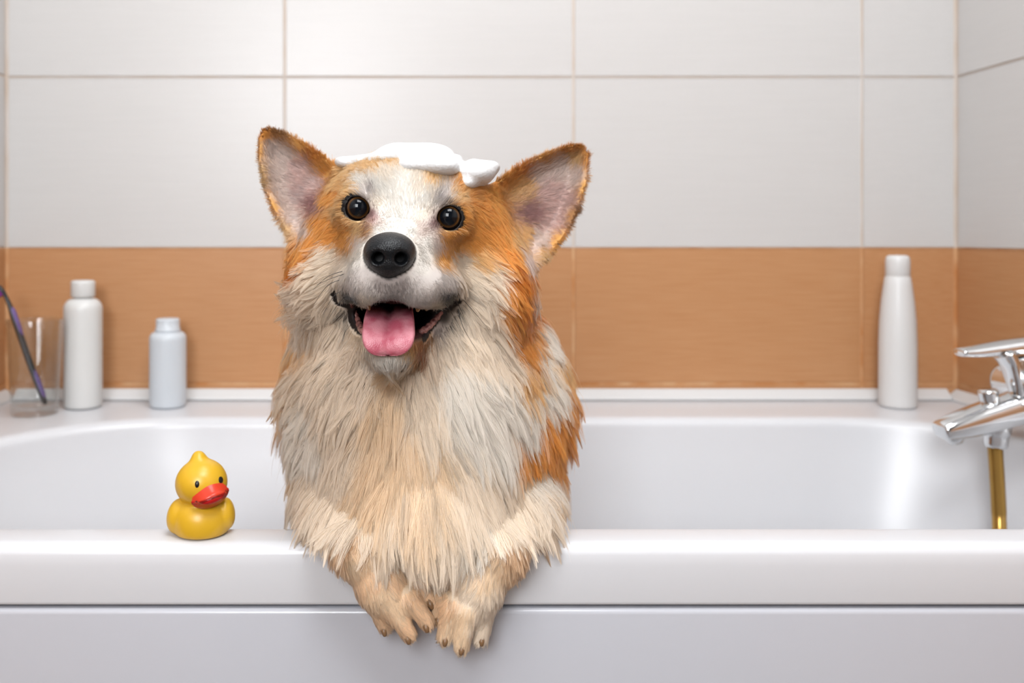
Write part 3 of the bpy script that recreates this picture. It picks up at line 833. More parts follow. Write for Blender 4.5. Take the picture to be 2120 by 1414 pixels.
# ---- coat map: where (on the coat seen from the front), comb direction, hair length (mm), lift, colour
PAL = {
    'W': lin(255, 249, 240), 'C': lin(255, 242, 225), 'T': lin(252, 231, 203), 'G': lin(246, 184, 104), 'L': lin(250, 211, 156),
    'g': lin(228, 154, 74), 'D': lin(180, 169, 164), 'K': lin(34, 29, 30), 'S': lin(244, 216, 184), 'p': lin(238, 208, 200), 'E': lin(250, 232, 222),
    'B': lin(182, 132, 84), 'r': lin(190, 122, 84), 'q': lin(240, 231, 225), 'm': lin(196, 154, 150), 'n': lin(132, 98, 96)}
CP = [
 # nose bridge, stop, forehead blaze
 (815, 475, 0, -1, 4, .25, 'W'), (785, 480, -.4, -.9, 4, .25, 'W'), (845, 478, .4, -.9, 4, .25, 'W'), (835, 440, 0, -1, 6, .3, 'W'), (838, 405, 0, -1, 8, .3, 'W'), (835, 375, 0, -1, 9, .3, 'W'),
 (800, 400, -.3, -.95, 8, .3, 'W'), (875, 415, .3, -.95, 8, .3, 'W'), (800, 360, -.3, -.95, 10, .3, 'C'), (770, 340, -.4, -.9, 10, .3, 'L'), (790, 445, -.3, -.9, 5, .3, 'W'), (780, 425, -.4, -.9, 5, .3, 'C'), (880, 448, .35, -.9, 5, .3, 'C'), (865, 395, .2, -1, 8, .3, 'C'), (900, 380, .3, -.95, 10, .3, 'L'), (850, 350, .1, -1, 10, .3, 'C'), (805, 330, -.2, -1, 10, .3, 'L'),
 # brows and around the eyes
 (768, 392, -.4, -.9, 8, .35, 'D'), (756, 402, -.5, -.8, 7, .35, 'q'), (780, 385, -.4, -.9, 8, .35, 'W'), (908, 408, .4, -.9, 8, .35, 'D'), (918, 400, .5, -.8, 8, .35, 'q'), (895, 400, .3, -.9, 8, .35, 'C'), (730, 392, -.7, -.6, 9, .3, 'L'), (745, 375, -.5, -.8, 10, .3, 'W'), (950, 405, .7, -.5, 10, .3, 'L'), (720, 360, -.7, -.5, 12, .3, 'L'), (745, 345, -.5, -.7, 12, .3, 'L'),
 (770, 441, -.2, -.9, 4, .3, 'n'), (776, 452, -.2, -.9, 4, .3, 'm'), (785, 458, -.4, -.7, 4, .3, 'E'), (895, 462, .3, -.7, 4, .3, 'n'), (884, 456, .3, -.7, 4, .3, 'E'), (880, 478, .5, -.5, 4, .3, 'E'), (742, 470, -.7, .4, 5, .3, 'L'), (760, 475, -.5, .5, 5, .3, 'B'), (720, 480, -.8, .5, 9, .3, 'G'), (925, 492, .6, .5, 6, .3, 'G'), (945, 500, .7, .6, 8, .3, 'G'), (905, 500, .6, .5, 5, .3, 'E'), (920, 530, .7, .6, 8, .3, 'G'), (725, 500, -.8, .5, 10, .3, 'G'), (735, 515, -.7, .6, 8, .3, 'C'), (742, 500, -.7, .6, 6, .3, 'E'),
 (705, 430, -.9, .2, 10, .3, 'L'), (690, 400, -.9, -.1, 14, .3, 'G'), (670, 450, -.9, .3, 15, .35, 'G'), (650, 490, -.9, .4, 18, .35, 'G'), (690, 480, -.9, .4, 14, .35, 'G'), (700, 370, -.8, -.4, 13, .35, 'L'), (640, 520, -.9, .4, 20, .4, 'G'), (685, 520, -.9, .4, 17, .4, 'C'), (620, 560, -.9, .4, 20, .4, 'g'),
 (965, 440, .9, .1, 10, .3, 'G'), (985, 400, .8, -.1, 14, .3, 'G'), (1000, 440, .8, .4, 16, .35, 'G'), (1020, 480, .8, .6, 20, .35, 'G'), (980, 490, .8, .5, 14, .35, 'G'), (1040, 520, .7, .7, 22, .4, 'G'), (990, 530, .8, .5, 18, .4, 'L'), (960, 385, .7, -.4, 13, .3, 'G'), (1060, 560, .7, .7, 22, .4, 'g'), (1000, 370, .7, -.3, 13, .35, 'G'), (945, 535, .8, .5, 12, .35, 'C'), (1010, 565, .8, .6, 20, .4, 'C'),
 # muzzle and lips
 (745, 540, -.7, .4, 4, .2, 'W'), (740, 570, -.7, .6, 5, .2, 'q'), (765, 600, -.3, .9, 5, .2, 'q'), (730, 595, -.7, .7, 6, .2, 'q'), (785, 590, -.1, 1, 5, .2, 'D'), (805, 590, 0, 1, 5, .25, 'D'), (830, 592, .2, 1, 5, .2, 'D'), (860, 605, .3, .9, 6, .2, 'q'), (890, 615, .4, .9, 6, .2, 'q'), (875, 560, .6, .5, 4, .2, 'W'), (905, 575, .7, .5, 5, .2, 'q'), (880, 530, .6, .2, 4, .2, 'W'), (885, 500, .6, .1, 4, .2, 'W'), (750, 505, -.6, -.1, 4, .2, 'W'), (930, 585, .7, .7, 7, .25, 'q'), (765, 560, -.5, .7, 4, .2, 'q'), (905, 630, .4, .9, 6, .2, 'C'), (870, 580, .4, .8, 5, .2, 'q'), (757, 620, -.2, 1, 5, .2, 'C'),
 # cheeks
 (700, 550, -.9, .4, 18, .4, 'C'), (660, 560, -1, .4, 25, .45, 'C'), (625, 600, -1, .4, 28, .45, 'C'), (680, 610, -.9, .6, 25, .4, 'C'), (640, 660, -.9, .6, 34, .45, 'C'), (690, 670, -.7, .8, 28, .4, 'C'), (610, 640, -1, .4, 28, .5, 'L'), (600, 590, -1, .4, 24, .5, 'G'), (612, 700, -.9, .6, 34, .5, 'L'), (600, 720, -.9, .6, 34, .5, 'G'),
 (960, 570, .9, .5, 20, .35, 'C'), (1000, 600, .9, .5, 26, .4, 'C'), (1040, 600, .8, .6, 26, .45, 'G'), (1050, 650, .7, .8, 30, .45, 'G'), (975, 640, .7, .8, 26, .4, 'C'), (1010, 680, .7, .8, 32, .45, 'C'), (960, 700, .6, .8, 30, .4, 'C'), (1070, 700, .6, .8, 34, .45, 'G'), (1080, 620, .7, .7, 26, .45, 'g'), (1030, 730, .6, .8, 36, .45, 'C'), (1065, 760, .6, .8, 36, .45, 'L'),
 # lips corners, jaw, chin
 (722, 628, -.5, .8, 5, .2, 'K'), (734, 657, -.4, .9, 5, .2, 'K'), (930, 632, .4, .9, 6, .2, 'K'), (915, 657, .3, .9, 6, .2, 'K'), (700, 612, -.8, .5, 16, .35, 'C'), (958, 612, .8, .6, 16, .35, 'C'), (905, 678, .3, .9, 6, .2, 'D'), (937, 606, .6, .8, 5, .2, 'K'), (880, 698, .3, .9, 7, .2, 'B'), (718, 608, -.6, .8, 5, .2, 'K'), (865, 716, .3, .9, 8, .2, 'r'), (742, 688, -.3, .9, 6, .2, 'T'), (955, 665, .5, .8, 18, .35, 'C'), (930, 695, .4, .9, 18, .35, 'C'), (900, 712, .4, .9, 16, .3, 'C'), (700, 640, -.7, .7, 18, .35, 'C'), (712, 675, -.6, .8, 18, .35, 'C'), (728, 700, -.5, .9, 16, .3, 'C'), (765, 725, -.2, 1, 6, .2, 'C'), (805, 742, 0, 1, 10, .3, 'W'), (840, 738, .2, 1, 10, .3, 'W'), (780, 738, -.2, 1, 10, .3, 'W'), (855, 722, .2, 1, 7, .2, 'L'),
 # throat and ruff
 (730, 720, -.6, .8, 26, .35, 'C'), (890, 730, .5, .9, 26, .35, 'C'), (805, 775, -.05, 1, 24, .3, 'T'), (760, 780, -.4, .9, 30, .35, 'C'), (860, 780, .3, .95, 30, .35, 'C'), (690, 760, -.8, .7, 38, .4, 'C'), (640, 770, -.9, .6, 40, .45, 'C'), (600, 780, -.9, .6, 40, .5, 'L'), (940, 780, .5, .9, 38, .4, 'W'), (1000, 780, .6, .8, 40, .45, 'W'), (1050, 820, .6, .8, 42, .45, 'W'), (720, 830, -.6, .8, 40, .4, 'C'), (805, 840, -.1, 1, 38, .35, 'T'), (880, 840, .3, 1, 40, .35, 'C'), (950, 850, .4, .9, 44, .4, 'W'), (640, 840, -.7, .8, 44, .45, 'W'), (1010, 880, .5, .9, 44, .45, 'W'),
 # chest bib
 (660, 900, -.5, .9, 44, .4, 'W'), (720, 910, -.4, .95, 46, .35, 'C'), (800, 920, -.1, 1, 48, .3, 'T'), (880, 920, .2, 1, 48, .3, 'T'), (960, 930, .3, 1, 48, .35, 'C'), (1040, 960, .4, .9, 46, .4, 'C'), (1100, 970, .5, .9, 44, .45, 'W'), (640, 980, -.5, .9, 42, .45, 'C'), (700, 990, -.25, 1, 46, .35, 'C'), (780, 1000, -.1, 1, 50, .3, 'T'), (870, 1000, .1, 1, 50, .3, 'T'), (950, 1010, .2, 1, 48, .3, 'C'), (1040, 1030, .3, 1, 46, .35, 'C'), (1110, 1040, .4, .9, 40, .4, 'C'), (1140, 1000, .5, .9, 38, .45, 'L'), (660, 1050, -.3, .95, 36, .35, 'C'), (730, 1060, -.05, 1, 44, .3, 'C'), (820, 1070, 0, 1, 48, .3, 'C'), (900, 1070, .05, 1, 48, .3, 'C'), (980, 1080, .0, 1, 40, .3, 'W'), (850, 1120, .1, 1, 40, .3, 'C'), (920, 1120, 0, 1, 42, .3, 'C'), (1060, 1080, .15, 1, 30, .3, 'C'),
 # sides and shoulders
 (590, 840, -.8, .7, 38, .5, 'G'), (600, 900, -.7, .8, 38, .5, 'L'), (610, 960, -.6, .8, 32, .5, 'L'), (620, 1030, -.5, .9, 28, .4, 'G'), (640, 1075, -.4, .9, 24, .4, 'L'),
 (1110, 610, .7, .6, 24, .4, 'W'), (1130, 680, .7, .8, 28, .4, 'W'), (1100, 720, .6, .8, 36, .45, 'W'), (1110, 780, .6, .8, 40, .45, 'W'), (1140, 740, .6, .8, 34, .45, 'L'), (1160, 800, .6, .8, 38, .5, 'G'), (1120, 850, .5, .9, 40, .45, 'G'), (1180, 860, .6, .8, 38, .5, 'G'), (1070, 890, .4, .9, 42, .45, 'G'), (1130, 910, .5, .9, 40, .45, 'G'), (1170, 940, .5, .9, 36, .5, 'L'), (1165, 1010, .5, .9, 30, .5, 'g'), (1160, 1060, .4, .9, 26, .5, 'G'), (1075, 925, .3, .95, 42, .4, 'T'),
 # forelegs and paws
 (700, 1110, .2, 1, 14, .3, 'S'), (735, 1150, .4, .9, 12, .28, 'T'), (765, 1190, .45, .9, 11, .28, 'S'), (790, 1230, .45, .9, 10, .28, 'T'), (815, 1265, .5, .9, 9, .28, 'T'), (845, 1290, .6, .8, 8, .28, 'S'), (800, 1280, .4, .9, 8, .28, 'S'), (870, 1240, .6, .8, 8, .28, 'S'), (820, 1200, .4, .9, 12, .28, 'S'), (690, 1140, -.2, 1, 16, .4, 'S'),
 (1070, 1110, -.1, 1, 16, .3, 'S'), (1030, 1150, -.4, .9, 12, .3, 'T'), (1005, 1190, -.35, .9, 12, .28, 'T'), (975, 1230, -.3, .95, 11, .28, 'C'), (960, 1270, -.15, 1, 10, .28, 'T'), (955, 1310, -.15, 1, 9, .28, 'T'), (990, 1290, -.2, 1, 11, .28, 'C'), (925, 1260, -.2, 1, 9, .28, 'S'), (920, 1230, -.3, .9, 10, .28, 'S'), (1020, 1230, .1, 1, 14, .4, 'C'), (1060, 1150, .1, 1, 18, .4, 'S'),
 # left ear, seen into
 (545, 275, -.4, -.9, 5, .3, 'g'), (575, 275, -.2, -.95, 6, .3, 'B'), (620, 300, .0, -1, 7, .3, 'G'), (655, 322, .2, -.9, 8, .3, 'g'), (680, 345, .2, -.8, 10, .3, 'G'), (536, 310, -.8, -.4, 5, .3, 'G'), (540, 365, -.9, .0, 5, .5, 'L'), (560, 430, -.8, .2, 6, .3, 'G'), (590, 475, -.6, .5, 7, .5, 'L'),
 (560, 310, -.4, -.8, 8, .5, 'E'), (600, 320, -.5, -.7, 9, .5, 'E'), (575, 360, -.7, -.4, 9, .5, 'E'), (630, 350, -.6, -.4, 10, .5, 'p'), (590, 410, -.8, -.1, 10, .5, 'E'), (630, 400, -.8, -.1, 8, .5, 'p'), (610, 450, -.8, .2, 12, .5, 'E'), (665, 380, -.5, -.3, 9, .5, 'p'), (655, 420, -.6, .0, 9, .5, 'm'), (635, 465, -.7, .3, 12, .5, 'E'), (680, 365, -.4, -.5, 10, .3, 'G'),
 # right ear, seen into
 (1205, 298, .4, -.9, 5, .3, 'g'), (1170, 300, .1, -1, 6, .3, 'g'), (1120, 322, -.1, -1, 7, .3, 'G'), (1075, 345, -.2, -.9, 9, .3, 'g'), (1040, 365, .0, -1, 10, .3, 'G'), (1224, 330, .9, -.3, 5, .3, 'g'), (1216, 390, .9, .1, 5, .3, 'G'), (1195, 450, .8, .3, 6, .3, 'B'), (1160, 505, .7, .6, 7, .3, 'G'), (1125, 540, .5, .8, 8, .5, 'L'),
 (1190, 330, .4, -.8, 8, .5, 'L'), (1185, 370, .7, -.4, 9, .5, 'E'), (1150, 350, .5, -.7, 10, .5, 'E'), (1110, 365, .5, -.6, 12, .5, 'E'), (1160, 410, .8, -.1, 9, .5, 'p'), (1120, 400, .7, -.3, 10, .5, 'p'), (1080, 400, .6, -.4, 12, .5, 'L'), (1140, 450, .8, .2, 10, .5, 'p'), (1090, 440, .7, .0, 8, .5, 'm'), (1110, 490, .7, .4, 14, .5, 'E'), (1070, 480, .7, .4, 16, .35, 'L'), (1080, 520, .6, .6, 18, .35, 'E'),
]
cp = np.array([c[:6] for c in CP], float)
cpc = np.array([PAL[c[6]] for c in CP])
def coat(px, py, sharp=2.2, jit=0.0):
    n = len(px)
    out = np.zeros((n, 4)); col = np.zeros((n, 3))
    for s in range(0, n, 20000):
        x = px[s:s + 20000, None]; y = py[s:s + 20000, None]
        d2 = (x - cp[None, :, 0]) ** 2 + (y - cp[None, :, 1]) ** 2
        w = 1.0 / (d2 + 60.0) ** sharp; w /= w.sum(1)[:, None]
        out[s:s + 20000] = w @ cp[:, 2:6]
        if jit:
            m = x.shape[0]
            xj = x + RNG.normal(0, jit, (m, 1)); yj = y + RNG.normal(0, jit, (m, 1))
            d2 = (xj - cp[None, :, 0]) ** 2 + (yj - cp[None, :, 1]) ** 2
            w = 1.0 / (d2 + 40.0) ** 3.0; w /= w.sum(1)[:, None]
        col[s:s + 20000] = w @ cpc
    return out, col

ND = 0.716
def nE(x, y, dd, rx, ry, rd, R=None): return E(x, y, ND + dd, rx, ry, rd, R)
nops = [('+', nE(806, 514, 0, 47, 30, .020), .001), ('+', nE(780, 530, .002, 25, 29, .018), .008), ('+', nE(832, 531, .002, 25, 29, .018), .008),
        ('+', nE(806, 548, .001, 30, 25, .016), .008), ('+', Cap(P(805, 560, ND - .002), P(804, 582, ND + .004), .0050, .0022), .006), ('+', nE(808, 520, .012, 45, 36, .022), .008)]
nops += [('-', Cap(P(779, 536, ND - .032), P(785, 531, ND + .004), .0064, .0030), .003), ('-', Cap(P(833, 537, ND - .032), P(827, 532, ND + .004), .0064, .0030), .003),
         ('-', Cap(P(771, 541, ND - .022), P(783, 535, ND - .012), .0016, .0034), .003), ('-', Cap(P(842, 542, ND - .022), P(830, 536, ND - .012), .0016, .0034), .003),
         ('-', Cap(P(806, 545, ND - .0235), P(805, 585, ND - .010), .0012, .0012), .0025)]
# fur belongs to the coat, lips and mouth lining are bare
vx, vy = project(DV)
_, vcol = coat(vx, vy)
vc = cav_sdf(DV)
GIN = np.array(PAL['G']); 
behind = np.clip((DN[:, 1] - 0.15) / 0.3, 0, 1) * (vy < 1090)
far = np.clip((DV[:, 1] - 1.0) / 0.06, 0, 1)
mixb = np.maximum(behind, far)[:, None]
vcol = vcol * (1 - mixb) + GIN * mixb
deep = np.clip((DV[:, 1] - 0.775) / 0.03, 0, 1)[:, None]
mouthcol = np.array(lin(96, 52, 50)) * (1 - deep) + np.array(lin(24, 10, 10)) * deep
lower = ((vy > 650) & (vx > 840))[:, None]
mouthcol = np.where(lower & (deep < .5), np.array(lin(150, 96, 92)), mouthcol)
lip = np.array(lin(28, 22, 23))
lipm = np.clip(1 - np.abs(vc - 0.002) / 0.004, 0, 1)[:, None]
low_lip = (below_mouth(DV) > 4) & (np.abs(vx - 812) > 62) & (vc > 0.0005) & (vc < 0.0075) & (DV[:, 1] < .85)
lipm = np.maximum(lipm, low_lip[:, None] * 1.0)
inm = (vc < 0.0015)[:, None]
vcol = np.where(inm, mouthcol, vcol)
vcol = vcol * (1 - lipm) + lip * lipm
for c in eye_c:
    de = np.linalg.norm(DV - c, axis=1)[:, None]
    k = np.clip(1 - (de - EYE_R - 0.0028) / 0.0022, 0, 1)
    vcol = vcol * (1 - k) + np.array(lin(22, 17, 17)) * k
nb_ = sdf_eval(nops[:6], DV[:, 0], DV[:, 1], DV[:, 2])[:, None]
kk = np.clip(1 - (nb_ - .0005) / .001, 0, 1); vcol = vcol * (1 - kk) + np.array((.008, .008, .009)) * kk
M_skin = mat('coat_skin', (0.8, 0.7, 0.6), 0.55, spec=0.3)
attr_color(M_skin)
dog = empty('corgi_dog', (0.04, 1.14, 0.174))
dme = mesh_np('dog_body', DV, DQ)
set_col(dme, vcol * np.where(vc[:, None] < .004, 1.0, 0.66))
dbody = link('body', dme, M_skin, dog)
tag(dog, 'wet ginger and white corgi with foam on its head, paws over the tub rim', 'dog')

# ---- eyes
M_eye = bpy.data.materials.new('dark_amber_eye'); M_eye.use_nodes = True
nt = M_eye.node_tree; b = bsdf(M_eye)
b.inputs['Roughness'].default_value = 0.3; b.inputs['Specular IOR Level'].default_value = 0.0; b.inputs['Coat Weight'].default_value = 0.6; b.inputs['Coat Roughness'].default_value = 0.012; b.inputs['Coat IOR'].default_value = 1.45
tcn = N(M_eye, 'ShaderNodeTexCoord'); sep = N(M_eye, 'ShaderNodeSeparateXYZ'); rp = N(M_eye, 'ShaderNodeValToRGB')
nt.links.new(tcn.outputs['Object'], sep.inputs[0])
ma = N(M_eye, 'ShaderNodeMath', operation='DIVIDE'); ma.inputs[1].default_value = EYE_R
nt.links.new(sep.outputs['Z'], ma.inputs[0])          # 1 at the middle of the pupil
ac = N(M_eye, 'ShaderNodeMath', operation='ARCCOSINE'); nt.links.new(ma.outputs[0], ac.inputs[0])
nt.links.new(ac.outputs[0], rp.inputs[0])
el = rp.color_ramp.elements
el[0].position = 0.0; el[0].color = (0.003, 0.004, 0.006, 1)
el[1].position = 1.0; el[1].color = (0.010, 0.006, 0.005, 1)
for pos, c in ((0.58, (0.003, 0.004, 0.006)), (0.62, (0.020, 0.010, 0.005)), (0.69, (0.045, 0.020, 0.006)), (0.76, (0.095, 0.042, 0.012)), (0.80, (0.03, 0.014, 0.007)), (0.86, (0.008, 0.006, 0.006))):
    e = el.new(pos); e.color = (*c, 1)
nt.links.new(rp.outputs[0], b.inputs['Base Color'])
for i, c in enumerate(eye_c):
    bm = bmesh.new(); bmesh.ops.create_uvsphere(bm, u_segments=48, v_segments=32, radius=EYE_R)
    me = bpy.data.meshes.new('eye'); bm.to_mesh(me); bm.free()
    o = link('eye', me, M_eye, dog)
    o.matrix_parent_inverse = Matrix.Identity(4)
    o.location = Vector(c) - dog.location
    vw = Vector((0.004, 0, CAMZ + 0.010)) - Vector(c)
    vw = vw.normalized() + Vector((0.0, 0, 0.035))
    o.rotation_euler = vw.to_track_quat('Z', 'Y').to_euler()

# ---- nose
M_nose = mat('black_nose_leather', (0.007, 0.008, 0.010), 0.36, spec=0.32)
nt = M_nose.node_tree
tcn = N(M_nose, 'ShaderNodeTexCoord'); vo = N(M_nose, 'ShaderNodeTexVoronoi'); vo.inputs['Scale'].default_value = 900
bpn = N(M_nose, 'ShaderNodeBump'); bpn.inputs['Strength'].default_value = 0.55; bpn.inputs['Distance'].default_value = 0.0006
nt.links.new(tcn.outputs['Object'], vo.inputs['Vector']); nt.links.new(vo.outputs['Distance'], bpn.inputs['Height']); nt.links.new(bpn.outputs[0], bsdf(M_nose).inputs['Normal'])
lo, hi = P(745, 595, ND), P(868, 475, ND)
link('nose', sdf_mesh('nose', nops, (lo[0], ND - .03, lo[2]), (hi[0], ND + .038, hi[2]), .0008, 2), M_nose, dog)

# ---- tongue
M_tongue = mat('pink_tongue', lin(222, 120, 138), 0.34, spec=0.5)
add_color_noise(M_tongue, lin(206, 98, 118), lin(232, 150, 162), 90)
nt = M_tongue.node_tree
tcn = N(M_tongue, 'ShaderNodeTexCoord'); vo = N(M_tongue, 'ShaderNodeTexVoronoi'); vo.inputs['Scale'].default_value = 1100
bpn = N(M_tongue, 'ShaderNodeBump'); bpn.inputs['Strength'].default_value = 0.4; bpn.inputs['Distance'].default_value = 0.0005
nt.links.new(tcn.outputs['Object'], vo.inputs['Vector']); nt.links.new(vo.outputs['Distance'], bpn.inputs['Height']); nt.links.new(bpn.outputs[0], bsdf(M_tongue).inputs['Normal'])
path = smooth_path([P(812, 628, .845), P(808, 640, .80), P(806, 656, .768), P(805, 678, .748), P(804, 702, .738), P(803, 722, .736), P(802, 734, .738)], 48)
nj = 25
tv, tf = [], []
tt = np.linspace(0, 1, 48)
hw = np.interp(tt, [0, .2, .4, .6, .8, 1], [40, 47, 52, 55, 56, 56]) * np.sqrt(1 - np.clip((tt - .56) / .44, 0, 1) ** 2.2)
tan = np.gradient(path, axis=0); tan /= np.linalg.norm(tan, axis=1)[:, None]
for layer in (1, -1):
    for i in range(48):
        up = np.cross(np.array([1.0, 0, 0]), tan[i]); up = -up if up[1] > 0 else up
        up /= np.linalg.norm(up)
        w = hw[i] * path[i][1] / F
        for j in range(nj):
            s = -1 + 2 * j / (nj - 1)
            th = 0.0034 * math.sqrt(max(1 - s ** 4, 0)) * math.sqrt(max(1 - tt[i] ** 8, 0.0))
            gv = 0.0 if tt[i] > .97 else -0.0030 * math.exp(-(s / 0.13) ** 2) * (1 - tt[i]) ** 0.7 - 0.0022 * math.exp(-(s / 0.35) ** 2) * (1 - tt[i])
            edge = 0.0022 * abs(s) ** 3
            q = path[i] + np.array([s * w, 0, 0]) + up * (layer * th + edge + (gv if layer > 0 else 0))
            tv.append(q)
def ti(l, i, j): return l * 48 * nj + i * nj + j
for i in range(47):
    for j in range(nj - 1):
        tf.append((ti(0, i, j), ti(0, i, j + 1), ti(0, i + 1, j + 1), ti(0, i + 1, j)))
        tf.append((ti(1, i, j), ti(1, i + 1, j), ti(1, i + 1, j + 1), ti(1, i, j + 1)))
me = mesh_np('tongue', tv, tf)
bm = bmesh.new(); bm.from_mesh(me); bmesh.ops.remove_doubles(bm, verts=bm.verts[:], dist=0.00025); bmesh.ops.recalc_face_normals(bm, faces=bm.faces[:]); bm.to_mesh(me); bm.free()
link('tongue', me, M_tongue, dog)

# ---- moist lower lips beside the tongue
M_lip = mat('moist_pink_lip', lin(170, 112, 106), 0.25)
add_color_noise(M_lip, lin(110, 62, 62), lin(190, 132, 124), 260)
for pts in ([(868, 690), (888, 676), (906, 656), (920, 634), (929, 616)], [(752, 688), (744, 672), (736, 652), (730, 632), (726, 618)]):
    pp = smooth_path([P(x, y, front_depth(dog_ops, x, y) + .0006) for x, y in pts], 30)
    rr = 0.0034 * np.linspace(1, .55, 30) * round_ends(np.linspace(0, 1, 30), .1) * (1 + .16 * np.sin(np.arange(30) * 1.9))
    link('lower_lip', tube_mesh('lower_lip', pp, rr, 12), M_lip, dog)

# ---- teeth and claws
M_tooth = mat('ivory_tooth', lin(214, 178, 128), 0.3)
for (a, b, r) in (((762, 626, .765), (765, 642, .762), .0026), ((868, 628, .768), (864, 645, .765), .0034), ((884, 634, .78), (882, 643, .778), .0022)):
    p = smooth_path([P(*a), P(*b)], 8)
    link('tooth', tube_mesh('tooth', p, np.linspace(r, r * .35, 8), 12), M_tooth, dog)
M_claw = mat('brown_claw', lin(138, 104, 72), 0.4)
for (a, b, ra, rb), sx in zip(TOES, (.25, .35, .30, .45, -.3, -.2, -.25, -.05)):
    tip = P(*b)
    p = smooth_path([tip + np.array([0, -.003, -.003]), tip + np.array([sx * .003, -.0062, -.0055]), tip + np.array([sx * .006, -.0066, -.0092])], 12)
    link('claw', tube_mesh('claw', p, np.linspace(.0038, .0014, 12) * round_ends(np.linspace(0, 1, 12) * .999, .12), 12), M_claw, dog)

# ---- fur
M_fur = bpy.data.materials.new('wet_fur'); M_fur.use_nodes = True
nt = M_fur.node_tree
for n_ in list(nt.nodes):
    if n_.type == 'BSDF_PRINCIPLED': nt.nodes.remove(n_)
at = N(M_fur, 'ShaderNodeAttribute'); at.attribute_name = 'col'
hb = N(M_fur, 'ShaderNodeBsdfPrincipled')
sn = N(M_fur, 'ShaderNodeAttribute'); sn.attribute_name = 'sn'
ge = N(M_fur, 'ShaderNodeNewGeometry')
mv = N(M_fur, 'ShaderNodeMix', data_type='VECTOR'); mv.inputs[0].default_value = 0.80
nt.links.new(ge.outputs['Normal'], mv.inputs[4]); nt.links.new(sn.outputs['Vector'], mv.inputs[5])
nn = N(M_fur, 'ShaderNodeVectorMath', operation='NORMALIZE'); nt.links.new(mv.outputs[1], nn.inputs[0])
nt.links.new(nn.outputs[0], hb.inputs['Normal'])
hb.inputs['Roughness'].default_value = 0.33; hb.inputs['Specular IOR Level'].default_value = 0.55
nt.links.new(at.outputs['Color'], hb.inputs['Base Color'])
tl_ = N(M_fur, 'ShaderNodeBsdfTranslucent'); mxf = N(M_fur, 'ShaderNodeMixShader'); mxf.inputs[0].default_value = 0.42
nt.links.new(at.outputs['Color'], tl_.inputs['Color']); nt.links.new(hb.outputs[0], mxf.inputs[1]); nt.links.new(tl_.outputs[0], mxf.inputs[2])
nt.links.new(mxf.outputs[0], nt.nodes['Material Output'].inputs['Surface'])

tri = np.concatenate([DQ[:, [0, 1, 2]], DQ[:, [0, 2, 3]]])
tc = DV[tri].mean(1); tn = DN[tri].mean(1)
ta = 0.5 * np.linalg.norm(np.cross(DV[tri[:, 1]] - DV[tri[:, 0]], DV[tri[:, 2]] - DV[tri[:, 0]]), axis=1)
tpx, tpy = project(tc)
att, _ = coat(tpx, tpy)
tl = att[:, 2]
cav = cav_sdf(tc)
view = tc - np.array([0, 0, CAMZ]); view /= np.linalg.norm(view, axis=1)[:, None]
facing = -(view * tn).sum(1)
dens = np.interp(tl, [4, 8, 15, 30, 50], [3.6e6, 2.8e6, 2.0e6, 1.35e6, 1.15e6])
dens *= np.where(facing > -0.35, 1.0, 0.30)
dens *= np.where(tc[:, 1] > 1.02, 0.35, 1.0) * np.where(tc[:, 2] < 0.43, 0.3, 1.0)
bare = cav < 0.0032
bare |= (below_mouth(tc) > 4) & (np.abs(tpx - 812) > 62) & (cav < 0.0070) & (tc[:, 1] < .85)
for c in eye_c: bare |= np.linalg.norm(tc - c, axis=1) < EYE_R + 0.0022
nv = sdf_eval(nops[:6], tc[:, 0], tc[:, 1], tc[:, 2])
bare |= nv < 0.0006
dens[bare] = 0
NH = int((dens * ta).sum())
pr = dens * ta; pr /= pr.sum()
pick = RNG.choice(len(tri), NH, p=pr)
r1 = np.sqrt(RNG.random(NH)); r2 = RNG.random(NH)
wgt = np.stack([1 - r1, r1 * (1 - r2), r1 * r2], 1)
root = (DV[tri[pick]] * wgt[:, :, None]).sum(1)
nrm = (DN[tri[pick]] * wgt[:, :, None]).sum(1); nrm /= np.linalg.norm(nrm, axis=1)[:, None]
hx, hy = project(root)
att, hcol = coat(hx, hy, jit=5.0)
# the side turned away: ginger, combed down and back
hb_ = np.clip((nrm[:, 1] - 0.15) / 0.3, 0, 1) * (hy < 1090)
hf = np.clip((root[:, 1] - 1.0) / 0.06, 0, 1)
mixb = np.maximum(hb_, hf)[:, None]
hcol = hcol * (1 - mixb) + GIN * mixb
on_ear = (hy < 520) & ((hx < 640) | (hx > 1075))
comb = np.stack([att[:, 0], np.full(NH, 0.12), -att[:, 1]], 1)
back = np.array([0, 0.5, -0.8])
mb = np.where(on_ear[:, None], 0, mixb)
comb = comb * (1 - mb) + back * mb
L = att[:, 2] * 0.001
L = np.where(hf > 0.3, np.clip(L, .02, .035), L)
lift = att[:, 3] * np.interp(L, [.004, .009, .02, .03], [.55, .75, 1.0, 1.28])

def noise3(p, s, seed):
    """cheap smooth vector noise"""
    r = np.random.default_rng(seed); o = np.zeros_like(p)
    for _ in range(5):
        k = r.normal(0, 1, (3, 3)) * s; ph = r.random(3) * 6.28
        o += np.sin(p @ k + ph)
    return o / 2.2

nc = max(int(NH * 0.055), 10)
def guides(count, seed):
    r = np.random.default_rng(seed)
    w = 1.0 / np.maximum(L, 0.004) ** 0.35; w /= w.sum()
    return r.choice(NH, count, replace=False, p=w)

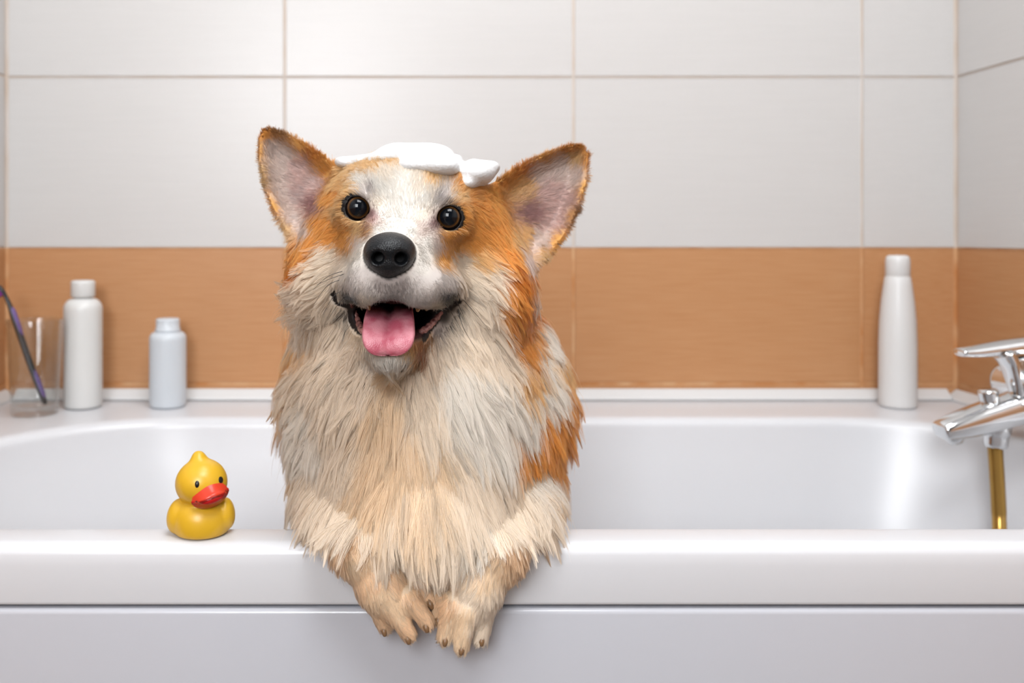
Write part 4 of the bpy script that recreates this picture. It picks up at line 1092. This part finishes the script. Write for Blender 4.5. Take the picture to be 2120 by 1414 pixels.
def shape(idx, seed, spread):
    """hair curves for the roots idx: (n, T, 3)"""
    r = np.random.default_rng(seed)
    n = nrm[idx]; c = comb[idx].copy()
    c += noise3(root[idx], 75, 3) * 0.16 + noise3(root[idx], 210, 4) * 0.12 + r.normal(0, spread, c.shape)
    c -= n * (c * n).sum(1)[:, None] * 0.92
    c /= np.linalg.norm(c, axis=1)[:, None] + 1e-9
    l = L[idx] * np.clip(r.normal(1, 0.22, len(idx)), .45, 1.6)
    T = NT
    t = np.linspace(0, 1, T)[None, :, None]
    lf = lift[idx][:, None, None] * r.uniform(.7, 1.3, (len(idx), 1, 1))
    g = np.array([0, 0, -1.0]) * np.clip(l / 0.04, 0, 1)[:, None] * 0.22
    p = root[idx][:, None, :] - n[:, None, :] * 0.0005 + l[:, None, None] * (c[:, None, :] * (t * (1 - .25 * lf)) + n[:, None, :] * lf * (t * 1.25 - t * t * .62) + g[:, None, :] * t * t)
    return p
NT = 8
gi = guides(nc, 11)
G = shape(gi, 12, 0.16)
gi2 = guides(int(nc * 0.20), 13)
G2 = shape(gi2, 14, 0.22)
H = shape(np.arange(NH), 15, 0.10)
def nearest(src, q):
    kd = KDTree(len(src))
    for i, p in enumerate(src): kd.insert(p, i)
    kd.balance()
    return np.fromiter((kd.find(p)[1] for p in q), np.int64, len(q))
a2 = nearest(root[gi2], root[gi])
T = np.linspace(0, 1, NT)[None, :, None]
s2 = (0.50 * np.clip(L[gi] / 0.025, 0.1, 1))[:, None, None]
off2 = np.linalg.norm(root[gi] - root[gi2][a2], axis=1)[:, None, None]
s2 = s2 * np.clip(1.6 - off2 / 0.012, 0, 1)
G = G * (1 - s2 * T ** 1.3) + G2[a2] * (s2 * T ** 1.3)
a1 = nearest(root[gi], root)
s1 = np.clip(np.interp(L, [.005, .010, .022], [.25, .66, .96]) + RNG.normal(0, .08, NH), 0, .98)
s1 = np.where(RNG.random(NH) < 0.07, s1 * 0.25, s1)[:, None, None]
off1 = np.linalg.norm(root - root[gi][a1], axis=1)[:, None, None]
s1 = s1 * np.clip(1.8 - off1 / np.interp(L, [.006, .03], [.0045, .010])[:, None, None], 0, 1)
H = H * (1 - s1 * T ** 0.9) + G[a1] * (s1 * T ** 0.9)
# colour: per lock and per hair variation, darker towards the root
lock = RNG.normal(1, 0.10, nc)[a1] * RNG.normal(1, 0.06, NH)
hc = np.maximum(hcol * lock[:, None], 0.004)
hc *= np.minimum(1, 0.97 / hc.max(1))[:, None]
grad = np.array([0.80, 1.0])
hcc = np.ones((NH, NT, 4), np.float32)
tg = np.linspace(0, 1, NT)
hc = hc * np.where(hy < 770, np.interp(L, [.005, .010, .022], [.63, .80, 1.0]), 1.0)[:, None]  # short face fur dimmed in its colour to offset the overbright light there
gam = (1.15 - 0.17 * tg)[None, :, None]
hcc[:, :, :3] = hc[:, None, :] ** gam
cu = bpy.data.hair_curves.new('fur')
cu.add_curves([NT] * NH)
cu.attributes['position'].data.foreach_set('vector', H.astype(np.float32).ravel())
ra = cu.attributes.get('radius') or cu.attributes.new('radius', 'FLOAT', 'POINT')
R0 = np.interp(L, [.004, .01, .03], [.000075, .000095, .000125])
rad = R0[:, None] * np.interp(np.linspace(0, 1, NT), [0, .5, .85, 1], [1, .95, .6, .12])[None, :]
ra.data.foreach_set('value', rad.astype(np.float32).ravel())
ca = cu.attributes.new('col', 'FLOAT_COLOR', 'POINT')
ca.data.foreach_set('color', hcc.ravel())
sa = cu.attributes.new('sn', 'FLOAT_VECTOR', 'CURVE')
sa.data.foreach_set('vector', nrm.astype(np.float32).ravel())
cu.materials.append(M_fur)
fur = bpy.data.objects.new('fur', cu); COL.objects.link(fur)
fur.parent = dbody
fur.matrix_parent_inverse = Matrix.Identity(4)
fur.location = (0, 0, 0)
tag(fur, 'wet clumped ginger and cream fur', kind='stuff')
print('HAIRS', NH, 'VERTS', len(DV))

# ---- whiskers
M_wh = mat('black_whisker', (0.02, 0.016, 0.015), 0.4)
WH = [((716, 560, .772), (680, 572, .765), (648, 600, .77)), ((722, 575, .768), (680, 590, .76), (650, 630, .77)), ((722, 590, .77), (690, 615, .765), (668, 652, .775)), ((728, 598, .77), (700, 630, .762), (678, 664, .77)), ((735, 560, .762), (690, 575, .75), (655, 590, .75)),
      ((905, 565, .775), (935, 590, .768), (950, 620, .775)), ((905, 585, .772), (945, 625, .77), (968, 675, .785)), ((945, 605, .80), (985, 650, .80), (1010, 680, .81)), ((900, 600, .77), (930, 640, .765), (960, 690, .78)), ((948, 640, .80), (960, 680, .795), (990, 730, .80))]
for a, b_, c in WH:
    p = smooth_path([P(*a), P(*b_), P(*c)], 16)
    link('whisker', tube_mesh('whisker', p, np.linspace(.00038, .00010, 16), 6), M_wh, dog)

# ------------------------------------------------------------------ soap foam on the head
M_foam = mat('soap_foam', (0.88, 0.88, 0.885), 0.55)
nz = add_bump(M_foam, 300, 0.5, 0.0016, 3)
FO = .83
def fE(x, y, d, rx, ry, rd, R=None): return E(x, y, d, rx, ry, rd, R)
fops = [('+', fE(868, 335, .845, 80, 34, .045, rot_img(12)), .001), ('+', fE(905, 346, .812, 46, 24, .030, rot_img(4)), .006), ('+', fE(855, 345, .812, 36, 20, .026), .006),
        ('+', fE(800, 330, .85, 48, 24, .040, rot_img(-18)), .008), ('+', fE(890, 322, .855, 50, 24, .035), .008), ('+', fE(984, 362, .835, 40, 27, .036, rot_img(-8)), .006), ('+', fE(1005, 352, .85, 30, 18, .030, rot_img(-14)), .006), ('+', fE(966, 380, .818, 20, 14, .016), .006),
        ('+', fE(728, 342, .872, 30, 12, .026, rot_img(8)), .010), ('+', fE(752, 338, .868, 28, 14, .03), .010), ('+', fE(708, 336, .875, 14, 7, .02), .008)]
rg = np.random.default_rng(5)
for _ in range(26):
    x = rg.uniform(790, 1010); y = 330 + (x - 850) * .10 + rg.uniform(-12, 18)
    fops.append(('+', fE(x, y, .838 + rg.uniform(-.018, .01), rg.uniform(8, 15), rg.uniform(6, 10), .010), .005))
lo, hi = P(655, 410, .86), P(1050, 285, .86)
fo = link('soap_foam', sdf_mesh('soap_foam', fops, (lo[0], .775, lo[2]), (hi[0], .92, hi[2]), .0013, 3), M_foam)
tag(fo, 'fluffy white soap foam lying on top of the dog\'s head', 'foam')
